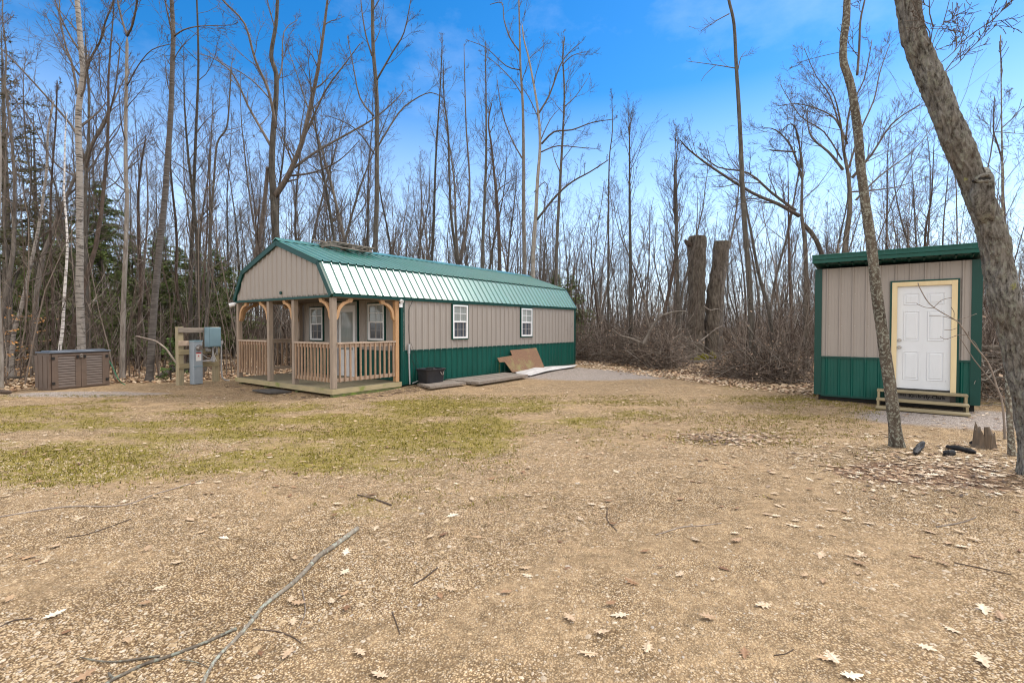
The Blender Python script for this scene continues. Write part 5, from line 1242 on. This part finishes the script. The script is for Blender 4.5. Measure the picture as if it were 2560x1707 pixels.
limb('fallen_branch', 'diagonal dead branch beside the dark leaning tree', [(441, 908), (428, 890), (415, 872), (398, 858), (382, 850), (340, 840)], 13.9, (5, 3), 'twig_pale')
limb('fallen_log', 'dark rotten log on the leaves just left of the utility board', [(398, 947), (415, 938), (432, 930), (450, 922)], 0, (14, 14), 'bark', 'log', ground_=True)
limb('fallen_log', 'dark log on the leaf litter left of the storage box', [(8, 952), (30, 950), (60, 947)], 0, (10, 8), 'bark', 'log', ground_=True)
limb('fallen_log', 'dark log end at the left edge on the gravel border', [(-30, 975), (0, 983), (25, 985)], 0, (12, 9), 'bark_red', 'log', ground_=True)
# foreground sticks
limb('fallen_branch', 'long lichened branch lying in the foreground gravel', [(893, 1325), (833, 1370), (795, 1396), (757, 1438), (714, 1476), (663, 1515), (629, 1557), (587, 1604), (548, 1642), (527, 1672), (505, 1715)], 0, (12, 8.5), 'branch', ground_=True, subs=[([(645, 1540), (632, 1545), (627, 1540)], 7, 5)], wob=.2)
limb('fallen_branch', 'second lichened branch curving into the bottom left corner area', [(591, 1574), (550, 1592), (510, 1610), (425, 1642), (361, 1663), (315, 1685), (272, 1707), (230, 1740)], 0, (8, 9), 'branch', ground_=True, wob=.2,
     subs=[([(400, 1642), (345, 1650), (289, 1657), (245, 1655), (200, 1646)], 6, 3), ([(285, 1700), (276, 1692), (272, 1685)], 7, 6), ([(450, 1652), (490, 1658), (520, 1670)], 3, 2)])
for lab, pts, w in (('long thin pale stick lying at the left edge of the clearing', [(-20, 1296), (0, 1293), (161, 1268), (272, 1267), (330, 1258), (383, 1238), (450, 1218), (510, 1200)], (4, 2.5)),
                    ('short brown stick parallel below the long thin one', [(166, 1344), (210, 1338), (247, 1327), (327, 1298)], (3, 2)),
                    ('small twig right of the lichened branches, curving down', [(632, 1574), (689, 1578), (730, 1592), (753, 1608)], (3.5, 2.5)),
                    ('bent pale twig beside the middle of the lichened branch', [(755, 1475), (762, 1510), (762, 1535), (747, 1572)], (3.5, 2)),
                    ('short stick lying alone in the centre foreground', [(1034, 1462), (1062, 1445), (1094, 1420)], (4, 4)),
                    ('small dark stick on gravel in the upper middle foreground', [(893, 1238), (935, 1248), (978, 1264)], (3, 5)),
                    ('thin curved twig in the right foreground near pale leaves', [(1640, 1337), (1656, 1333), (1706, 1318), (1760, 1314), (1804, 1308)], (3, 2)),
                    ('greyish stick near the litter below the leaning giant', [(2342, 1318), (2386, 1311), (2415, 1304), (2440, 1294)], (4, 3)),
                    ('straight thin twig near the right edge of the foreground', [(2386, 1407), (2440, 1418), (2529, 1437)], (3, 2)),
                    ('tiny forked twig at the centre right of the clearing', [(1518, 1270), (1518, 1299), (1530, 1315), (1543, 1328)], (2.5, 2)),
                    ('short twig in the bottom centre foreground', [(980, 1530), (988, 1550), (1000, 1585)], (3.5, 2)),
                    ('short dark twig at the bottom right of centre', [(1935, 1638), (1965, 1634), (1985, 1622)], (3, 2)),
                    ('dark stick end near the left edge of the foreground', [(0, 1568), (30, 1553), (60, 1548), (82, 1546)], (4, 3))):
    limb('stick', lab, pts, 0, w, 'twig_pale' if 'pale' in lab or 'grey' in lab else 'bark_red', 'stick', ground_=True, wob=0, sd=6)

# jagged stump and charred logs
sg = G(2462, 1118); root = empty('jagged_stump', sg, R(10), 'jagged split grey stump beside the charred wood at the right', 'stump'); root.scale = (.88, .88, .84)
rg = random.Random(4); m = MB(); NA = 34
def top_(a): return .21+.10*max(0, math.cos(a-2.2))+.09*noise.noise(Vector((math.cos(a)*3, math.sin(a)*3, 1)))+rg.uniform(-.035, .045)
rings = [[], [], [], [], []]
for k in range(NA):
    a = 6.2832*k/NA; R_ = .125*(1+.22*noise.noise(Vector((math.cos(a)*2.4, math.sin(a)*2.4, 7))))+rg.uniform(-.008, .008); h = top_(a)
    for j, (f, z) in enumerate(((1.35, -.04), (1.08, .05), (1.0, h*.6), (.93, h), (.5, h*.6))): rings[j].append((math.cos(a)*R_*f*1.1, math.sin(a)*R_*f*.8, z))
for r_ in rings: m.v += r_
for j in range(4):
    for k in range(NA): m.f.append((j*NA+k, j*NA+(k+1) % NA, (j+1)*NA+(k+1) % NA, (j+1)*NA+k))
m.f.append(tuple(4*NA+k for k in range(NA)))
m.obj('stump_body', 'ripped', root)
m = MB()
m.tube([Vector((-.05, -.08, -.03)), Vector((-.045, -.075, .22)), Vector((-.06, -.06, .34))], [.04, .045, .028], 8, wob=.5)
m.obj('splinter', 'ripped', root)
m = MB(); m.tube([Vector((.09, .02, -.03)), Vector((.10, .02, .1)), Vector((.12, .02, .2))], [.065, .06, .045], 9, wob=.3); m.obj('burnt_side', 'char', root)
def charlog(lab, a, b, r, extra=()):
    p, q = G(*a), G(*b); p.z += r*.8; q.z += r*.8; n = 7; P = [p.lerp(q, i/(n-1))+Vector((0, 0, rnd.uniform(-.01, .01))) for i in range(n)]
    m = MB(); m.tube(P, [r*(.5 if i in (0, n-1) else rnd.uniform(.85, 1.15)) for i in range(n)], 12, wob=.5)
    o = m.obj('charred_log', 'char', None, org=p); tag(o, lab, 'log')
charlog('short black charred log on the leaves right of the lichen tree', (2288, 1138), (2308, 1110), .036)
charlog('long black charred log pointing at the jagged stump', (2365, 1122), (2440, 1135), .035)
charlog('smaller black charred chunk in front of the long charred log', (2362, 1140), (2385, 1135), .035)
charlog('black charred piece lying against the foot of the jagged stump', (2425, 1112), (2462, 1120), .035)

# woodpile behind the shed
wp = [(0, 0), (.0, .17), (.02, .34), (-.02, .5), (.03, .66), (0, .82), (.01, .98)]
labs = ['lowest', 'second', 'third', 'fourth', 'fifth', 'sixth', 'topmost']
for i, (dx, z) in enumerate(wp):
    a = at(2438+dx*60, 900, 12.2); m = MB(); n = 6; P = [Vector((a.x+j*.38+dx, a.y-j*.12, gz(a.x, a.y)+.09+z+rnd.uniform(-.01, .01))) for j in range(n)]
    m.tube(P, [.085*rnd.uniform(.85, 1.1) for _ in P], 10, wob=.3); o = m.obj('stacked_log', 'bark_pale' if i % 2 else 'bark_old', None, smooth=True, org=P[0])
    tag(o, f'{labs[i]} log of the low stack just right of the shed' if i < 6 else 'topmost log of the stack just right of the shed', 'log', 'logs stacked right of the shed')

# ------------------------------------------------------------------ conifers
def conifer(seed, H, Rr, nbr, needle='needle', z0=.12, droop=.25, sparse=1.0, bark_='bark'):
    rg = random.Random(seed); root = empty('evergreen_tree', (0, 0, 0)); m = MB(); m.tube([Vector((0, 0, -.1)), Vector((.03, 0, H*.5)), Vector((0, 0, H))], [.022*H**.8, .014*H**.8, .01], 7, cap=False)
    V = []; Fq = []; bm_ = m
    for k in range(nbr):
        t = z0+(1-z0)*(k+rg.random())/nbr; z = H*t; L = Rr*(1-t)**.7*rg.choice((.35, .7, .9, 1.1, 1.25))*rg.uniform(.8, 1.1)+.12; a = rg.uniform(0, 6.283)
        dr = Vector((math.cos(a), math.sin(a), rg.uniform(-.1, .25)-droop*(1-t))); tip = Vector((0, 0, z))+dr*L; 
        pts = [Vector((0, 0, z)), Vector((0, 0, z))+dr*L*.5+Vector((0, 0, .04*L)), tip]; bm_.tube(pts, [.012+.008*L, .008, .004], 3, cap=False)
        side = Vector((-math.sin(a), math.cos(a), 0)); ns = int(L*60*sparse)+6
        for j in range(ns):
            u = rg.uniform(.15, 1.03); c = pts[0].lerp(tip, u)+Vector((0, 0, .03*math.sin(u*3)*L)); sl = (.32*L*(1.15-u)+.09)*rg.uniform(.5, 1.1)
            sd = 1 if j % 2 else -1; e = c+(side*sd*rg.uniform(.4, 1)+dr*rg.uniform(.1, .8)+Vector((0, 0, rg.gauss(-.05, .32))))*sl
            ax = (e-c); w = (ax.cross(Vector((rg.gauss(0, .5), rg.gauss(0, .5), 1)))).normalized()*rg.uniform(.014, .034)
            nseg = 3
            for q in range(nseg):
                p0 = c.lerp(e, q/nseg); p1 = c.lerp(e, (q+1)/nseg); n = len(V); off = ax.normalized()*.03; ww = w*(1.9 if q < 2 else 1.1)
                w2 = Matrix.Rotation(rg.uniform(-.9, .9), 3, ax.normalized()) @ ww
                V += [tuple(p0), tuple(p0.lerp(p1, .5)+w2+off), tuple(p1), tuple(p0.lerp(p1, .5)-w2+off)]; Fq.append((n, n+1, n+2, n+3))
    m.obj('trunk', bark_, root)
    o = npmesh('crown', np.array(V), np.array(Fq), 4, needle); o.parent = root
    return root
cA = conifer(1, 8.5, 2.7, 150); cB = conifer(2, 6.5, 2.5, 120); cC = conifer(3, 12.5, 2.9, 70, 'needle_w', sparse=.3, z0=.3, droop=-.1); cS = conifer(4, 1.7, .6, 26, 'needle_y', .08, .1, sparse=.45)
usedc = set()
def place(t, px, Y, s, rz, lab, grp=None, cat='evergreen'):
    if t.name in usedc:
        o = t.copy(); COL.objects.link(o)
        for ch in list(t.children): c = ch.copy(); COL.objects.link(c); c.parent = o
    else: o = t; usedc.add(t.name)
    p = at(px, 850, Y); o.location = (p.x, p.y, gz(p.x, p.y)); o.scale = (s, s, s); o.rotation_euler = (0, 0, rz); tag(o, lab, cat, grp)
EG = 'evergreens in the woods on the left'
place(cA, 255, 23.5, 1.0, 0, 'tallest full evergreen, rising right of the grey birch', EG)
place(cB, 118, 24, 1.02, 1, 'dark evergreen filling the gap left of the white birch', EG)
place(cA, 40, 26, .82, 2, 'dark evergreen low behind the left edge trees', EG)
place(cB, 335, 25, .9, 3, 'evergreen standing just left of the dark leaning trunk', EG)
place(cB, 445, 25, .86, 4, 'evergreen behind the wooden utility board', EG)
place(cA, 540, 27, .68, 5, 'evergreen showing left of the cabin gable', EG)
place(cB, 585, 24, .68, 1.7, 'smaller evergreen close against the cabin gable edge', EG)
place(cB, 190, 21, .72, 2.7, 'low evergreen directly behind the storage box birches', EG)
place(cA, 400, 30, .85, 2.2, 'evergreen deep behind the dark leaning trunk', EG)
place(cB, 300, 20.5, .6, 2.9, 'short evergreen behind the green hose', EG)
place(cB, 70, 20, .62, 3.9, 'short evergreen behind the leaning mottled tree', EG)
place(cA, 150, 29, .95, 3.2, 'evergreen deep in the woods beyond the white birch', EG)
place(cA, 490, 24, .62, 3.3, 'evergreen right of the utility board and below the forked trunk', EG)
place(cC, 20, 18.5, 1.0, 0, 'tall wispy pine with open green boughs at the left edge', EG)
place(cC, 95, 21, .85, 2, 'open wispy pine right of the left edge pine', EG)
place(cA, 1390, 34, .62, 1, 'small evergreen peeking over the far end of the cabin roof', 'small evergreens behind the cabin end')
place(cB, 1345, 38, .78, 2, 'little evergreen between the forked trees over the roof', 'small evergreens behind the cabin end')
place(cB, 1425, 31, .74, 4, 'little evergreen at the corner of the cabin roof end', 'small evergreens behind the cabin end')
place(cA, 850, 40, .7, 4, 'little evergreen behind the roof right of the gable', 'small evergreens behind the cabin end')
place(cS, 425, 14.6, .75, 0, 'young bright green spruce left of the utility board', None, 'spruce')
# beech saplings with orange leaves
def beech(px, Y, H, lab, seed):
    rg = random.Random(seed); p = at(px, 850, Y); b = Vector((p.x, p.y, gz(p.x, p.y))); root = empty('beech_sapling', b, 0, lab, 'sapling'); m = MB(); V = []; Fq = []
    P = [Vector((0, 0, -.03)), Vector((.05, 0, H*.5)), Vector((-.03, 0, H))]; m.tube(P, [.016, .011, .004], 5)
    for k in range(13):
        z = H*rg.uniform(.25, .95); a = rg.uniform(0, 6.283); L = rg.uniform(.3, .8); e = Vector((math.cos(a)*L, math.sin(a)*L, z+L*.1)); m.tube([Vector((0.02, 0, z)), e], [.006, .002], 3, cap=False)
        for j in range(11):
            c = Vector((0.02, 0, z)).lerp(e, rg.uniform(.35, 1.05)); s = rg.uniform(.04, .08); ax = Vector((rg.gauss(0, 1), rg.gauss(0, 1), rg.gauss(-.2, .3))).normalized()*s; w = ax.orthogonal().normalized()*s*.33; n = len(V)
            V += [tuple(c), tuple(c+ax*.5+w), tuple(c+ax), tuple(c+ax*.5-w)]; Fq.append((n, n+1, n+2, n+3))
    m.obj('stem', 'twig_pale', root); o = npmesh('foliage', np.array(V), np.array(Fq), 4, 'leaf_beech'); o.parent = root
beech(75, 15.5, 2.1, 'young beech still holding orange leaves behind the storage box', 1)
beech(12, 13.6, 1.6, 'orange-leaved beech sapling at the left edge of the photo', 2)
beech(30, 17, 2.9, 'taller beech sapling with sparse orange leaves near the leaning pale tree', 3)

# ------------------------------------------------------------------ sky and sun
SUN_EL, SUN_AZ = R(48), R(67)     # azimuth measured clockwise from +Y
w = bpy.data.worlds.new('World'); S.world = w; w.use_nodes = True; nt = w.node_tree; N = nt.nodes; L = nt.links
bg = N['Background']; sky = N.new('ShaderNodeTexSky'); sky.sky_type = 'NISHITA'; sky.sun_disc = False; sky.sun_elevation = SUN_EL; sky.sun_rotation = SUN_AZ
sky.altitude = 200; sky.air_density = 1.0; sky.dust_density = .3; sky.ozone_density = 3.5
hs = N.new('ShaderNodeHueSaturation'); hs.inputs['Saturation'].default_value = 1.38; hs.inputs['Value'].default_value = 1.0; L.new(sky.outputs[0], hs.inputs['Color'])
tc = N.new('ShaderNodeTexCoord'); mp = N.new('ShaderNodeMapping'); mp.inputs['Scale'].default_value = (1.6, 1.6, 3.0); L.new(tc.outputs['Generated'], mp.inputs[0])
cn = N.new('ShaderNodeTexNoise'); cn.inputs['Scale'].default_value = 2.2; cn.inputs['Detail'].default_value = 8; cn.inputs['Roughness'].default_value = .6; L.new(mp.outputs[0], cn.inputs['Vector'])
rp = N.new('ShaderNodeValToRGB'); rp.color_ramp.elements[0].position = .52; rp.color_ramp.elements[1].position = .85; rp.color_ramp.elements[1].color = (.2, .2, .2, 1); L.new(cn.outputs['Fac'], rp.inputs[0])
sx = N.new('ShaderNodeSeparateXYZ'); L.new(tc.outputs['Generated'], sx.inputs[0])
hz = N.new('ShaderNodeValToRGB'); hz.color_ramp.elements[0].position = 0.0; hz.color_ramp.elements[0].color = (.8, .8, .8, 1); hz.color_ramp.elements[1].position = .42; hz.color_ramp.elements[1].color = (0, 0, 0, 1); L.new(sx.outputs['Z'], hz.inputs[0])
mxh = N.new('ShaderNodeMath'); mxh.operation = 'MAXIMUM'; L.new(rp.outputs[0], mxh.inputs[0]); L.new(hz.outputs[0], mxh.inputs[1])
mx = N.new('ShaderNodeMix'); mx.data_type = 'RGBA'; L.new(mxh.outputs[0], mx.inputs['Factor']); L.new(hs.outputs[0], mx.inputs['A']); mx.inputs['B'].default_value = (6.2, 7.0, 8.2, 1)
# added bright white sky, unseen behind the camera and overhead, as neutral fill light
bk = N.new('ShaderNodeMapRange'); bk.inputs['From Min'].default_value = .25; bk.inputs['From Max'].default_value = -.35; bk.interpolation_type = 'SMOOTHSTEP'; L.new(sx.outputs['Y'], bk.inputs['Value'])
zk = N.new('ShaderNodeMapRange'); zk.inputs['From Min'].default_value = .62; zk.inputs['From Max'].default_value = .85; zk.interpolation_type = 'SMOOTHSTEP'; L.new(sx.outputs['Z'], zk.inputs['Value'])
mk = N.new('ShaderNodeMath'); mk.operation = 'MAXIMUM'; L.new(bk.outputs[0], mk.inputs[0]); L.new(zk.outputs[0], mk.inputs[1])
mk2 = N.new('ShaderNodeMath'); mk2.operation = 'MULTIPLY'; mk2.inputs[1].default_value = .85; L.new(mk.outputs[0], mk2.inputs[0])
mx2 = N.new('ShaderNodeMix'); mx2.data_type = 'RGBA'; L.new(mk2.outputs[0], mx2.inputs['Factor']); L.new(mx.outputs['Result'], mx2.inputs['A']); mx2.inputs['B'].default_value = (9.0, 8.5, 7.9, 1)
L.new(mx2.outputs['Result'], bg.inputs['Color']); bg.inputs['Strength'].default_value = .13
sd = bpy.data.lights.new('sun', 'SUN'); sd.energy = 2.0; sd.angle = R(24); sd.color = (1, .93, .82); so = bpy.data.objects.new('sun', sd); COL.objects.link(so)
dv = Vector((math.sin(SUN_AZ)*math.cos(SUN_EL), math.cos(SUN_AZ)*math.cos(SUN_EL), math.sin(SUN_EL))); so.rotation_euler = dv.to_track_quat('Z', 'Y').to_euler(); so.location = (20, 10, 30)
S.view_settings.view_transform = 'Standard'; S.view_settings.look = 'None'; S.view_settings.exposure = .76; S.view_settings.gamma = 1
S.render.engine = 'CYCLES'; S.cycles.use_denoising = True; S.cycles.filter_width = 1.1; S.cycles.sample_clamp_indirect = 4; S.cycles.max_bounces = 5; S.cycles.diffuse_bounces = 3; S.cycles.glossy_bounces = 2
